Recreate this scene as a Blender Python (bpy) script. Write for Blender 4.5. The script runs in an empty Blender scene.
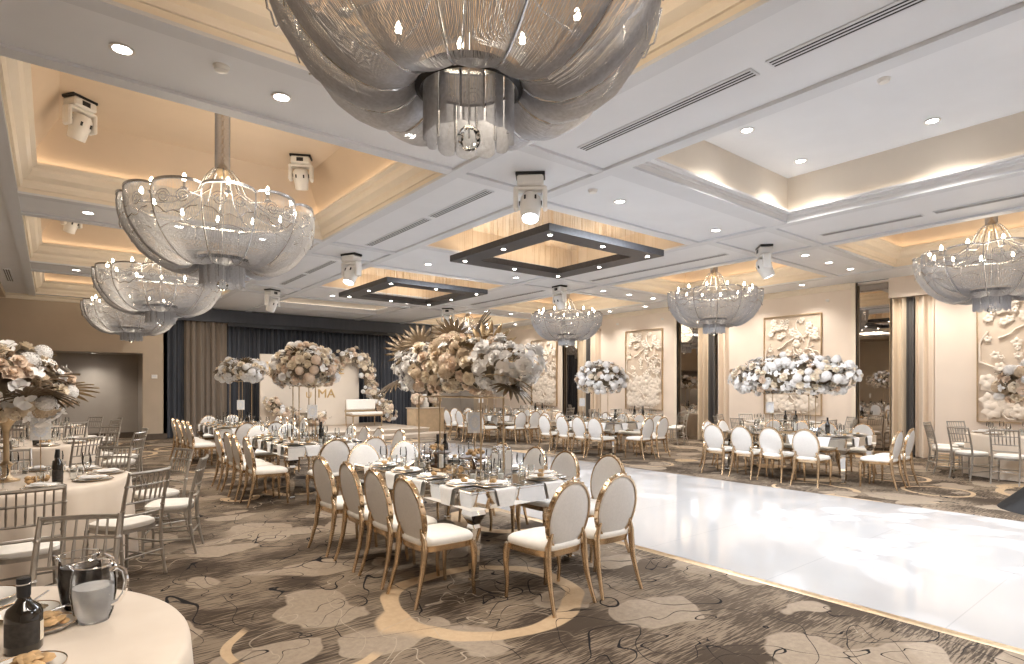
import bpy, math, random
from mathutils import Vector, Matrix
PI=math.pi; cos=math.cos; sin=math.sin
SC=bpy.context.scene; COL=SC.collection
rnd=random.Random(7)
# ------------------------------------------------------------------ mesh builder
class MB:
    def __init__(s): s.v=[]; s.f=[]
    def add(s,vs,fs):
        o=len(s.v); s.v+= [tuple(p) for p in vs]; s.f+=[tuple(i+o for i in f) for f in fs]; return s
    def box(s,x0,x1,y0,y1,z0,z1,rz=0,c=(0,0)):
        vs=[]
        for z in (z0,z1):
            for x,y in ((x0,y0),(x1,y0),(x1,y1),(x0,y1)):
                if rz: x,y=(c[0]+(x-c[0])*cos(rz)-(y-c[1])*sin(rz), c[1]+(x-c[0])*sin(rz)+(y-c[1])*cos(rz))
                vs.append((x,y,z))
        return s.add(vs,[(3,2,1,0),(4,5,6,7),(0,1,5,4),(1,2,6,5),(2,3,7,6),(3,0,4,7)])
    def bbox(s,x0,x1,y0,y1,z0,z1,b=.01):
        # box with chamfered edges
        def ring(i,z): return [(x0+i,y0+b,z) ,(x0+b,y0+i,z),(x1-b,y0+i,z),(x1-i,y0+b,z),(x1-i,y1-b,z),(x1-b,y1-i,z),(x0+b,y1-i,z),(x0+i,y1-b,z)]
        return s.rings([ring(b,z0),ring(0,z0+b),ring(0,z1-b),ring(b,z1)],cap=True)
    def rings(s,rs,cap=False,closed=True,loop=False):
        n=len(rs[0]); vs=[p for r in rs for p in r]; fs=[]
        m=len(rs)
        for i in range(m if loop else m-1):
            a=i*n; b=((i+1)%m)*n
            for j in range(n if closed else n-1):
                k=(j+1)%n; fs.append((a+j,a+k,b+k,b+j))
        if cap: fs.append(tuple(range(n-1,-1,-1))); fs.append(tuple((m-1)*n+j for j in range(n)))
        return s.add(vs,fs)
    def lathe(s,prof,seg=16,o=(0,0,0),cap=False,sx=1,sy=1):
        return s.rings([[(o[0]+r*cos(2*PI*j/seg)*sx,o[1]+r*sin(2*PI*j/seg)*sy,o[2]+z) for j in range(seg)] for r,z in prof],cap=cap)
    def tube(s,pts,r,seg=6,cap=True,loop=False,flat=1.0):
        pts=[Vector(p) for p in pts]; n=len(pts); rs=[]; up=None
        R=r if isinstance(r,(list,tuple)) else [r]*n
        for i,p in enumerate(pts):
            if loop: t=pts[(i+1)%n]-pts[i-1]
            else: t=pts[min(i+1,n-1)]-pts[max(i-1,0)]
            t=t.normalized() if t.length>1e-9 else Vector((0,0,1))
            if up is None:
                up=Vector((0,0,1)) if abs(t.z)<.9 else Vector((1,0,0))
            a=t.cross(up); a=a.normalized() if a.length>1e-6 else Vector((1,0,0)); b=a.cross(t).normalized(); up=b
            rs.append([tuple(p+a*(R[i]*cos(2*PI*j/seg))+b*(R[i]*flat*sin(2*PI*j/seg))) for j in range(seg)])
        return s.rings(rs,cap=cap and not loop,loop=loop)
    def grid(s,fn,nu,nv):
        vs=[fn(i/nu,j/nv) for j in range(nv+1) for i in range(nu+1)]
        return s.add(vs,[(j*(nu+1)+i,j*(nu+1)+i+1,(j+1)*(nu+1)+i+1,(j+1)*(nu+1)+i) for j in range(nv) for i in range(nu)])
    def sweep(s,x0,x1,y0,y1,prof):   # rectangle ring swept by (inset,z)
        return s.rings([[(x0+i,y0+i,z),(x1-i,y0+i,z),(x1-i,y1-i,z),(x0+i,y1-i,z)] for i,z in prof])
    def sphere(s,c,r,seg=12,n=7,sz=1):
        return s.lathe([(max(1e-4,r*sin(PI*i/n)),-r*sz*cos(PI*i/n)) for i in range(n+1)],seg,c)
    def xf(s,M,a=0):
        for i in range(a,len(s.v)): s.v[i]=tuple(M@Vector(s.v[i]))
        return s
    def merge(s,o,M=None):
        return s.add([tuple(M@Vector(p)) for p in o.v] if M else o.v,o.f)
    def mesh(s,name,mat,smooth=35):
        me=bpy.data.meshes.new(name); me.from_pydata(s.v,[],s.f); me.materials.append(mat)
        if smooth:
            me.shade_smooth(); me.set_sharp_from_angle(angle=math.radians(smooth))
        me.update(); return me
    def build(s,name,mat,parent=None,smooth=35,loc=None):
        return put(name,s.mesh(name,mat,smooth),parent,loc)
def put(name,me,parent=None,loc=None,rot=None,scale=None):
    o=bpy.data.objects.new(name,me); COL.objects.link(o)
    if parent: o.parent=parent
    if loc is not None: o.location=loc
    if rot is not None: o.rotation_euler=rot
    if scale is not None: o.scale=(scale,)*3 if not isinstance(scale,tuple) else scale
    return o
def tag(o,label=None,cat=None,group=None,kind=None):
    if label: o['label']=label
    if cat: o['category']=cat
    if group: o['group']=group
    if kind: o['kind']=kind
    return o
def thing(name,label,cat,loc=(0,0,0),rz=0,group=None):
    o=bpy.data.objects.new(name,None); o.empty_display_size=.1; COL.objects.link(o)
    o.location=loc; o.rotation_euler=(0,0,rz); return tag(o,label,cat,group)
def struct(name,mb,mat,smooth=30): return tag(mb.build(name,mat,None,smooth),kind='structure')
def copy_tree(o,parent=None):
    c=o.copy(); COL.objects.link(c)
    if parent: c.parent=parent
    for ch in KIDS.get(o.name) or list(o.children): copy_tree(ch,c)
    return c
KIDS={}
class Proto:
    """first use places the prototype itself, later uses copy it"""
    def __init__(s,o): s.o=o; s.used=False
    def at(s,loc,rz=0,label=None,group=None,rot=None):
        if s.used: o=copy_tree(s.o)
        else: o=s.o; s.used=True
        o.location=loc; o.rotation_euler=rot or (0,0,rz)
        if label: o['label']=label
        if group: o['group']=group
        elif 'group' in o.keys() and group is False: del o['group']
        return o
# ------------------------------------------------------------------ materials
def newmat(name):
    m=bpy.data.materials.new(name); m.use_nodes=True; nt=m.node_tree
    return m,nt,nt.nodes['Principled BSDF']
def mat(name,col,rough=.5,metal=0,var=0,scale=8,emit=None,es=0,trans=0,bump=0,bscale=60,spec=.5,sheen=0,ior=1.45,coat=0):
    m,nt,b=newmat(name); N=nt.nodes; L=nt.links
    b.inputs['Base Color'].default_value=(*col,1); b.inputs['Roughness'].default_value=rough
    b.inputs['Metallic'].default_value=metal; b.inputs['Specular IOR Level'].default_value=spec
    b.inputs['Transmission Weight'].default_value=trans; b.inputs['IOR'].default_value=ior
    if coat: b.inputs['Coat Weight'].default_value=coat
    if emit: b.inputs['Emission Color'].default_value=(*emit,1); b.inputs['Emission Strength'].default_value=es
    tc=N.new('ShaderNodeTexCoord')
    if var:
        n=N.new('ShaderNodeTexNoise'); n.inputs['Scale'].default_value=scale; n.inputs['Detail'].default_value=3
        L.new(tc.outputs['Object'],n.inputs['Vector'])
        r=N.new('ShaderNodeValToRGB'); r.color_ramp.elements[0].position=.3; r.color_ramp.elements[1].position=.7
        r.color_ramp.elements[0].color=(*[c*(1-var) for c in col],1); r.color_ramp.elements[1].color=(*[min(1,c*(1+var)) for c in col],1)
        L.new(n.outputs['Fac'],r.inputs['Fac']); L.new(r.outputs['Color'],b.inputs['Base Color'])
    if bump:
        n2=N.new('ShaderNodeTexNoise'); n2.inputs['Scale'].default_value=bscale
        L.new(tc.outputs['Object'],n2.inputs['Vector']); bp=N.new('ShaderNodeBump'); bp.inputs['Strength'].default_value=bump
        L.new(n2.outputs['Fac'],bp.inputs['Height']); L.new(bp.outputs['Normal'],b.inputs['Normal'])
    return m
def clear(name,tint,gloss=.25,rough=.02):
    """thin clear glass: see-through with fresnel reflection"""
    m,nt,b=newmat(name); N=nt.nodes; L=nt.links; N.remove(b)
    t=N.new('ShaderNodeBsdfTransparent'); t.inputs['Color'].default_value=(*tint,1)
    g=N.new('ShaderNodeBsdfGlossy'); g.inputs['Roughness'].default_value=rough; g.inputs['Color'].default_value=(1,1,1,1)
    lw=N.new('ShaderNodeLayerWeight'); lw.inputs['Blend'].default_value=gloss
    mx=N.new('ShaderNodeMixShader'); L.new(lw.outputs['Fresnel'],mx.inputs['Fac'])
    L.new(t.outputs[0],mx.inputs[1]); L.new(g.outputs[0],mx.inputs[2]); L.new(mx.outputs[0],N['Material Output'].inputs['Surface'])
    return m
class NT:
    """tiny node-graph helper"""
    def __init__(s,nt): s.N=nt.nodes; s.L=nt.links
    def n(s,t,**k):
        o=s.N.new(t); 
        for a,b in k.items(): setattr(o,a,b)
        return o
    def put(s,sock,v):
        if hasattr(v,'is_output') or isinstance(v,bpy.types.NodeSocket): s.L.new(v,sock)
        else: sock.default_value=v
    def m(s,op,a,b=0,c=0):
        o=s.n('ShaderNodeMath',operation=op); s.put(o.inputs[0],a); s.put(o.inputs[1],b); s.put(o.inputs[2],c); return o.outputs[0]
    def noise(s,vec,scale,detail=2,rough=.5,dist=0):
        o=s.n('ShaderNodeTexNoise'); s.put(o.inputs['Vector'],vec); o.inputs['Scale'].default_value=scale; o.inputs['Detail'].default_value=detail
        o.inputs['Roughness'].default_value=rough; o.inputs['Distortion'].default_value=dist; return o
    def vor(s,vec,scale,feature='F1',smooth=None,rand=1):
        o=s.n('ShaderNodeTexVoronoi',feature=feature); s.put(o.inputs['Vector'],vec); o.inputs['Scale'].default_value=scale; o.inputs['Randomness'].default_value=rand
        if smooth is not None: o.inputs['Smoothness'].default_value=smooth
        return o.outputs['Distance']
    def map(s,vec,loc=(0,0,0),rot=(0,0,0),sc=(1,1,1)):
        o=s.n('ShaderNodeMapping'); s.put(o.inputs['Vector'],vec); o.inputs['Location'].default_value=loc; o.inputs['Rotation'].default_value=rot; o.inputs['Scale'].default_value=sc; return o.outputs[0]
    def step(s,x,e0,e1):
        o=s.n('ShaderNodeMapRange',interpolation_type='SMOOTHSTEP'); s.put(o.inputs[0],x); o.inputs[1].default_value=e0; o.inputs[2].default_value=e1; return o.outputs[0]
    def mix(s,f,a,b):
        o=s.n('ShaderNodeMix',data_type='RGBA'); s.put(o.inputs[0],f)
        s.put(o.inputs[6],(*a,1) if isinstance(a,tuple) else a); s.put(o.inputs[7],(*b,1) if isinstance(b,tuple) else b); return o.outputs[2]
    def vadd(s,a,b,sc):
        o=s.n('ShaderNodeVectorMath',operation='MULTIPLY_ADD'); s.put(o.inputs[0],b); o.inputs[1].default_value=(sc,)*3; s.put(o.inputs[2],a); return o.outputs[0]

M={}
M['ceil']=mat('ceiling_paint',(.76,.78,.82),.6,var=.02,scale=2)
M['band']=mat('ceiling_border_paint',(.67,.69,.73),.55,var=.02,scale=3)
M['tan']=mat('coffer_wallpaper',(.66,.53,.40),.55,var=.04,scale=1.5)
M['tanmid']=mat('coffer_fabric',(.66,.55,.43),.5,var=.05,scale=3)
M['mould']=mat('moulding_paint',(.80,.72,.61),.5,var=.02,scale=4)
M['mouldw']=mat('moulding_white_paint',(.76,.76,.77),.5,var=.02,scale=4)
M['cream']=mat('cove_cream',(.74,.67,.58),.6,var=.03,scale=2)
M['wall']=mat('blush_wallcovering',(.79,.69,.60),.55,var=.04,scale=1.2,bump=.05,bscale=200)
M['wallb']=mat('taupe_wallcovering',(.46,.375,.285),.6,var=.05,scale=1.5,bump=.05,bscale=200)
M['alc']=mat('alcove_grey_wallcovering',(.36,.32,.28),.6,var=.05,scale=2)
M['base']=mat('dark_baseboard',(.10,.075,.055),.45,var=.1)
M['cove']=mat('cove_led',(1,.8,.55),.5,emit=(1,.82,.60),es=2.0,var=.01)
M['upl_added']=mat('added_uplight_glow',(1,.9,.8),.5,emit=(1,.87,.70),es=7,var=.01)  # glow added to brighten the dark middle coffers
M['covew']=mat('cove_led_neutral',(1,.9,.8),.5,emit=(1,.88,.74),es=1.6,var=.01)
M['lamp']=mat('downlight_lens',(1,1,1),.5,emit=(1,.97,.92),es=25,var=.01)
M['bulb']=mat('candle_bulb',(1,.95,.85),.4,emit=(1,.86,.66),es=30,var=.01)
M['lens']=mat('mover_lens',(.9,.95,1),.2,emit=(.85,.92,1),es=14,var=.01)
M['led']=mat('frame_led',(1,.95,.9),.3,emit=(1,.93,.82),es=25,var=.01)
M['white']=mat('white_plastic',(.78,.76,.73),.35,var=.03)
M['dark']=mat('black_metal',(.02,.02,.022),.4,metal=.3,var=.2)
M['frame']=mat('charcoal_frame',(.055,.055,.062),.45,var=.15,scale=20)
M['slot']=mat('vent_slot',(.03,.03,.03),.7,var=.2)
M['chain']=mat('silver_chain',(.48,.50,.55),.40,metal=.4,var=.12,scale=40)
M['silver']=mat('polished_silver',(.60,.60,.61),.25,metal=.9,var=.08,scale=20)
M['chair_s']=mat('champagne_silver_frame',(.42,.39,.35),.33,metal=.7,var=.1,scale=25)
M['gold']=mat('champagne_gold',(.70,.54,.37),.24,metal=1,var=.08,scale=30)
M['golds']=mat('satin_gold',(.56,.43,.28),.35,metal=.9,var=.1,scale=30)
M['ivory']=mat('ivory_upholstery',(.76,.72,.66),.75,var=.03,scale=30,bump=.08,bscale=300)
M['ivoryb']=mat('white_linen_upholstery',(.74,.72,.70),.75,var=.04,scale=60,bump=.1,bscale=350)
M['cush']=mat('white_seat_cushion',(.82,.79,.74),.7,var=.03,scale=20)
M['mirror']=mat('mirror_panel',(.80,.79,.77),.03,metal=1,var=.03,scale=3)
M['wmirror']=mat('smoked_mirror',(.42,.38,.34),.02,metal=1,var=.03,scale=2)
M['glass']=clear('clear_glass',(.96,.97,.97),.3)
M['glassd']=clear('clear_jug_glass',(.985,.987,.99),.18)
M['glassh']=clear('thick_clear_glass',(.95,.96,.97),.5)
M['frost']=mat('iced_water',(.90,.91,.92),.18,trans=.6,var=.1,scale=18,ior=1.2)
M['cola']=mat('cola',(.012,.007,.005),.1,var=.2)
M['bottle']=mat('dark_bottle_glass',(.02,.016,.012),.08,var=.2,coat=.5)
M['label']=mat('paper_label',(.72,.64,.5),.7,var=.1,scale=40)
M['dlabel']=mat('dark_label',(.035,.03,.026),.6,var=.4,scale=60)
M['plate']=mat('glazed_plate',(.82,.80,.76),.2,var=.02,coat=.3)
M['napkin']=mat('white_napkin',(.80,.79,.78),.8,var=.03,scale=40)
M['food']=mat('baked_bread',(.55,.36,.18),.7,var=.35,scale=30,bump=.4,bscale=80)
M['blush']=mat('blush_petal',(.80,.65,.52),.65,var=.12,scale=14)
M['creamf']=mat('cream_petal',(.84,.74,.60),.65,var=.08,scale=14)
M['whitef']=mat('white_petal',(.88,.86,.84),.6,var=.05,scale=14)
M['tanf']=mat('dried_tan_petal',(.62,.49,.35),.7,var=.15,scale=14)
M['bronze']=mat('bronze_leaf',(.12,.082,.045),.38,metal=.35,var=.3,scale=9)
M['goldleaf']=mat('gilded_leaf',(.30,.215,.12),.35,metal=.5,var=.25,scale=9)
M['brown']=mat('dark_foliage',(.20,.155,.10),.6,var=.4,scale=12)
M['wood']=mat('dark_wood',(.10,.055,.03),.4,var=.3,scale=14)
M['black']=mat('black_stretch_cloth',(.008,.008,.009),.8,var=.2)
M['panel']=mat('backdrop_board',(.68,.60,.51),.6,var=.02,scale=2)
M['letter']=mat('gold_lettering',(.62,.43,.2),.35,metal=.6,var=.08)
M['card']=mat('printed_card',(.74,.72,.69),.7,var=.12,scale=60)
M['relief']=mat('plaster_relief',(.82,.74,.65),.65,var=.06,scale=6)
M['reliefb']=mat('relief_ground',(.72,.61,.50),.6,var=.06,scale=5)
M['stage']=mat('stage_deck',(.60,.50,.40),.5,var=.06,scale=3)
M['ply']=mat('ribbed_gold_wood',(.62,.46,.29),.45,var=.08,scale=6)
def cloth_mat(name,c1,c2,scale=3):
    m,nt,b=newmat(name); g=NT(nt); tc=g.n('ShaderNodeTexCoord').outputs['Object']
    n=g.noise(g.map(tc,sc=(1,1,.15)),scale,3); L=nt.links
    L.new(g.mix(n.outputs['Fac'],c1,c2),b.inputs['Base Color']); b.inputs['Roughness'].default_value=.6
    b.inputs['Sheen Weight'].default_value=.2; return m
M['cloth']=cloth_mat('cream_satin_cloth',(.62,.52,.42),(.74,.65,.55),6)
M['drape']=cloth_mat('charcoal_drape',(.034,.039,.052),(.062,.069,.088),9)
M['drapeb']=cloth_mat('brown_drape',(.15,.12,.095),(.24,.195,.155),9)
M['curt']=cloth_mat('champagne_curtain',(.58,.47,.34),(.70,.58,.44),8)
M['curtl']=cloth_mat('blush_sheer_curtain',(.74,.62,.50),(.80,.69,.57),8)
M['curtd']=cloth_mat('dark_grey_curtain',(.07,.065,.06),(.10,.09,.085),8)
def carpet():
    m,nt,b=newmat('patterned_carpet'); g=NT(nt); L=nt.links
    P=g.n('ShaderNodeTexCoord').outputs['Object']
    wob=g.noise(P,.9,2).outputs['Color']; Pw=g.vadd(P,wob,.30)
    wob2=g.noise(P,2.2,2).outputs['Color']; Pw2=g.vadd(P,wob2,.35)
    # hatching
    h1=g.noise(g.map(P,rot=(0,0,.85),sc=(5,62,1)),1,2,.6).outputs['Fac']
    h2=g.noise(g.map(P,rot=(0,0,-.55),sc=(6,70,1)),1,2,.6).outputs['Fac']
    h=g.m('MAXIMUM',g.m('MULTIPLY',h1,g.noise(P,1.7,1).outputs['Fac']),g.m('MULTIPLY',h2,g.noise(g.map(P,loc=(5,5,0)),1.7,1).outputs['Fac']))
    hh=g.step(h,.235,.345)
    base=g.mix(hh,(.058,.042,.030),(.225,.175,.128))
    big=g.step(g.noise(P,.55,2).outputs['Fac'],.45,.60)
    base=g.mix(g.m('MULTIPLY',big,.2),base,(.26,.205,.152))
    fine=g.noise(P,22,3,.7).outputs['Fac']
    pc=g.mix(fine,(.21,.165,.122),(.40,.325,.25))
    def petals(scale,sc,rot,off,r,mo,mt):
        d=g.vor(g.map(Pw2,loc=off,sc=sc,rot=(0,0,rot)),scale,'F1',rand=.9)
        p=g.m('SUBTRACT',1,g.step(d,r,r+.02))
        return g.m('MULTIPLY',p,g.step(g.noise(g.map(P,loc=mo),.42,1).outputs['Fac'],mt,mt+.03))
    pet=g.m('MAXIMUM',petals(1.15,(1,.62,1),.5,(0,0,0),.36,(2,2,0),.40),petals(1.5,(.6,1,1),-.4,(3,8,0),.34,(9,1,0),.44))
    c=g.mix(pet,base,pc)
    # tan arcs
    def ring(scale,off,r,w,mscale,thr):
        d=g.vor(g.map(Pw,loc=off),scale,'F1',rand=.85)
        a=g.m('SUBTRACT',1,g.step(g.m('ABSOLUTE',g.m('SUBTRACT',d,r)),w*.8,w))
        return g.m('MULTIPLY',a,g.step(g.noise(g.map(P,loc=off),mscale,1).outputs['Fac'],thr,thr+.02))
    a=g.m('MAXIMUM',ring(.42,(3.1,1.7,0),.36,.026,.5,.36),ring(.62,(7.7,4.3,0),.34,.020,.45,.44))
    c=g.mix(a,c,g.mix(fine,(.40,.285,.175),(.58,.43,.28)))
    # light scribbles
    def contour(off,scale,w,thr,dist=0):
        n=g.noise(g.map(P,loc=off),scale,1.5,.45,dist).outputs['Fac']
        l=g.m('SUBTRACT',1,g.step(g.m('ABSOLUTE',g.m('SUBTRACT',n,.5)),w*.6,w))
        return g.m('MULTIPLY',l,g.step(g.noise(g.map(P,loc=off),.6,1).outputs['Fac'],thr,thr+.03))
    c=g.mix(g.m('MULTIPLY',contour((4,9,0),1.6,.006,.5,1.2),.7),c,(.42,.35,.27))
    k=g.m('MAXIMUM',contour((0,0,0),1.0,.0045,.42,1.8),contour((11,5,0),1.3,.0048,.47,1.4))
    c=g.mix(k,c,(.010,.009,.010))
    L.new(c,b.inputs['Base Color']); b.inputs['Roughness'].default_value=.95; b.inputs['Specular IOR Level'].default_value=.15
    bp=g.n('ShaderNodeBump'); bp.inputs['Strength'].default_value=.25; bp.inputs['Distance'].default_value=.01
    L.new(g.noise(P,160,2).outputs['Fac'],bp.inputs['Height']); L.new(bp.outputs[0],b.inputs['Normal'])
    return m
M['carpet']=carpet()
def dance():
    m,nt,b=newmat('glossy_white_dance_panels'); g=NT(nt); L=nt.links
    P=g.n('ShaderNodeTexCoord').outputs['Object']; s=g.n('ShaderNodeSeparateXYZ'); L.new(P,s.inputs[0])
    def seam(x,per,w):
        f=g.m('ABSOLUTE',g.m('SUBTRACT',g.m('FRACT',g.m('DIVIDE',x,per)),.5)); return g.m('SUBTRACT',1,g.step(g.m('MULTIPLY',g.m('SUBTRACT',.5,f),per),w*.5,w))
    k=g.m('MAXIMUM',seam(s.outputs[1],1.22,.006),g.m('MULTIPLY',seam(s.outputs[0],2.2,.005),.6))
    n=g.noise(P,.8,2).outputs['Fac']
    c=g.mix(n,(.42,.42,.43),(.47,.47,.475))
    L.new(g.mix(g.m('MULTIPLY',k,.45),c,(.33,.33,.33)),b.inputs['Base Color'])
    b.inputs['Roughness'].default_value=.09; b.inputs['Specular IOR Level'].default_value=.6
    return m
M['dance']=dance()
# ------------------------------------------------------------------ room shell
H=4.19; XL,XR,YN,YB=-2.9,15.5,-5.2,20.9
CT=5.1
struct('floor',MB().box(XL-.2,XR+1.6,YN-.2,YB+2.2,-.1,0),M['carpet'],0)
colx=[(-.35,3.71),(5.27,8.95),(11.0,14.13)]
rowL=[(-4.65,-.6),(.65,4.7),(5.95,10.0),(11.25,15.3),(16.55,20.6)]
rowM=[(-4.4,-.6),(.9,4.42),(6.2,9.2),(11.5,14.5),(16.75,18.95)]
rowR=[(-4.65,-.6),(.65,4.65),(5.95,9.95),(11.25,15.3),(16.55,20.5)]
rows=[rowL,rowM,rowR]
cm=MB()
def strip(x0,x1,ys):   # ceiling slab around the recesses of one bay column
    y=YN
    for a,b in ys: cm.box(x0,x1,y,a,H,H+.12); y=b
    cm.box(x0,x1,y,YB,H,H+.12)
xs=XL
for (a,b),ys in zip(colx,rows):
    cm.box(xs,a,YN,YB,H,H+.12); strip(a,b,ys); xs=b
cm.box(xs,XR,YN,YB,H,H+.12)
struct('ceiling',cm,M['ceil'],0)
# proud border bands that divide the beams into panels
bm_=MB(); dz=.035
def bandx(x0,x1): bm_.box(x0,x1,YN,YB-.02,H-dz,H)
for x0,x1 in ((3.71,3.87),(5.10,5.27),(8.95,9.13),(10.82,11.0),(14.13,14.27),(-.50,-.35)): bandx(x0,x1)
dz=.03
def bandy(y0,y1,segs):
    for a,b in segs: bm_.box(a,b,y0,y1,H-dz,H)
full=[(-.35,3.71),(3.87,5.10),(5.27,8.95),(9.13,10.82),(11.0,14.13)]
for k in range(4):
    o=5.3*k
    for y in (4.56 if k==0 else 4.70+5.3*k-.0,):
        pass
for y0,y1 in ((-.60,-.46),(.51,.65),(4.70,4.86),(5.79,5.95),(10.0,10.16),(11.09,11.25),(15.3,15.46),(16.39,16.55)):
    bandy(y0,y1,[full[0],full[1],full[3],full[4]])
for y0,y1 in ((.72,.9),(4.42,4.74),(6.0,6.2),(9.2,9.4),(11.3,11.5),(14.5,14.7),(16.55,16.75),(18.95,19.15)):
    bandy(y0,y1,[full[2]])
struct('trim_1',bm_,M['band'],0)
coves=[]
n=2
prof_t=[(.004,H-.003),(.004,H+.05),(.03,H+.05),(.05,H+.10),(.05,H+.15),(.12,H+.20),(.15,H+.26),(.15,H+.30),(.20,H+.33),(.20,H+.36),(.06,H+.36)]
prof_w=[(.004,H-.003),(.004,H+.06),(.02,H+.06),(.02,H+.10),(.10,H+.10),(.10,H+.13),(.03,H+.13)]
for ci,((x0,x1),ys) in enumerate(zip(colx,rows)):
    for ri,(y0,y1) in enumerate(ys):
        s=MB(); w=MB(); top=MB(); tp=CT
        if ci!=1:
            s.sweep(x0,x1,y0,y1,prof_t); struct('trim_%d'%n,s,M['mould'] if ci==0 else M['mould'],0)
            w.sweep(x0,x1,y0,y1,[(.06,H+.36),(.10,H+.40),(.42,tp)]); top.box(x0+.4,x1-.4,y0+.4,y1-.4,tp,tp+.05)
            struct('ceiling',w,M['tan'],0); struct('ceiling',top,M['tan'],0)
            l=MB(); l.sweep(x0,x1,y0,y1,[(.165,H+.365),(.115,H+.365)]); struct('trim_%d'%(n+1),l,M['cove'],0); n+=2
        elif ri in (0,1,4):
            tp=4.84
            s.sweep(x0,x1,y0,y1,prof_w); struct('trim_%d'%n,s,M['mouldw'],0)
            w.sweep(x0,x1,y0,y1,[(.03,H+.13),(.03,tp)]); top.box(x0,x1,y0,y1,tp,tp+.05)
            struct('ceiling',w,M['cream'],0); struct('ceiling',top,M['ceil'],0)
            l=MB(); l.sweep(x0,x1,y0,y1,[(.085,H+.135),(.045,H+.135)]); struct('trim_%d'%(n+1),l,M['covew'],0); n+=2
        else:
            tp=4.62
            w.sweep(x0,x1,y0,y1,[(.004,H-.003),(.004,tp)]); top.box(x0,x1,y0,y1,tp,tp+.05)
            struct('ceiling',w,M['tanmid'],0); struct('ceiling',top,M['tanmid'],0)
# walls ------------------------------------------------------------
# back wall with an alcove at either side of the stage and the drape recess between
wb=MB(); T=.25
aL=(-2.6,2.18); aR=(12.75,14.6); az=2.66
wb.box(XL,aL[0],YB,YB+T,0,H); wb.box(aL[0],aL[1],YB,YB+T,az,H); wb.box(aL[1],2.82,YB,YB+T,0,H)
wb.box(12.25,aR[0],YB,YB+T,0,H); wb.box(aR[0],aR[1],YB,YB+T,az,H); wb.box(aR[1],XR,YB,YB+T,0,H)
struct('wall_back',wb,M['wallb'],0)
al=MB()
for a,b in (aL,aR):
    al.box(a-.1,b+.1,YB+1.3,YB+1.4,0,az+.1); al.box(a-.1,a,YB+T,YB+1.3,0,az); al.box(b,b+.1,YB+T,YB+1.3,0,az); al.box(a-.1,b+.1,YB+T,YB+1.3,az,az+.1)
struct('wall_alcove',al,M['alc'],0)
rb=MB(); rb.box(2.82,12.25,YB+.75,YB+.85,0,H); rb.box(2.72,2.82,YB,YB+.85,0,H); rb.box(12.25,12.35,YB,YB+.85,0,H); rb.box(2.82,12.25,YB,YB+.85,H,H+.1)
struct('wall_stage',rb,M['drapeb'],0)
bb=MB(); bb.box(aL[1],2.82,YB-.03,YB,0,.19); bb.box(12.25,aR[0],YB-.03,YB,0,.19); bb.box(aR[1],XR,YB-.03,YB,0,.19)
for a,b in (aL,aR): bb.box(a,b,YB+1.27,YB+1.3,0,.19)
struct('baseboard_back',bb,M['base'],0)
# right wall: piers between mirror strips and curtain niches
gaps=[(-.95,.75),(4.31,5.94),(9.35,11.16),(14.4,16.4)]
wr=MB(); y=YN; cz=3.72
for a,b in gaps:
    wr.box(XR,XR+.9,y,a,0,H); wr.box(XR-.02,XR+.9,a,b-.72,cz,H); wr.box(XR+.12,XR+.9,b-.72,b,H-.06,H); y=b
wr.box(XR,XR+.9,y,YB+.2,0,H)
struct('wall_right',wr,M['wall'],0)
wn=MB()
for a,b in gaps: wn.box(XR+.75,XR+.9,a,b,0,H)
struct('wall_niche',wn,M['wall'],0)
br=MB(); y=YN
for a,b in gaps: br.box(XR-.025,XR,y,a,0,.15); y=b
br.box(XR-.025,XR,y,YB-.03,0,.15); struct('baseboard_right',br,M['ply'],0)
# narrow lit edge trims beside each mirror
et=MB()
for a,b in gaps: et.box(XR-.03,XR+.10,b,b+.09,0,H-.001)
struct('trim_100',et,M['mould'],0)
# cornice along right wall + back wall
co=MB()
pr=[(0,H-.14),(.03,H-.12),(.05,H-.06),(.10,H-.03),(.10,H-.001)]
for a,b in ((YN,-.95),(.84,4.31),(6.03,9.35),(11.25,14.4),(16.49,YB)):
    co.rings([[(XR-i,a,z) for i,z in pr],[(XR-i,b,z) for i,z in pr]],closed=False)
co.rings([[(XL,YB-i,z) for i,z in pr],[(2.8,YB-i,z) for i,z in pr]],closed=False)
co.rings([[(12.3,YB-i,z) for i,z in pr],[(XR,YB-i,z) for i,z in pr]],closed=False)
struct('trim_101',co,M['mould'],20)
struct('wall_left',MB().box(XL-.2,XL,YN,YB+2,0,H+.1),M['wallb'],0)
struct('wall_front',MB().box(XL-.2,XR+.9,YN-.2,YN,0,H+.1),M['wall'],0)
# left bulkhead along the ceiling edge
struct('trim_102',MB().box(XL,-.98,YN,YB,H-.13,H-.001),M['wallb'],0)
# mirror strips
names=['nearest mirror strip on the right wall','tall smoked mirror strip beside the nearest curtains on the right wall','tall smoked mirror strip beside the second curtains on the right wall','tall smoked mirror strip beside the far curtains on the right wall']
for i,(a,b) in enumerate(gaps[1:],1):
    t=thing('mirror_strip',names[i],'mirror',(XR+.10,b-.36,0))
    f=MB().box(0,.02,-.36,.36,0,H-.07); f.build('mirror_glass',M['wmirror'],t,0)
    e=MB().box(-.012,.02,-.36,-.345,0,H-.07).box(-.012,.02,.345,.36,0,H-.07); e.build('mirror_frame',M['golds'],t,0)
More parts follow.
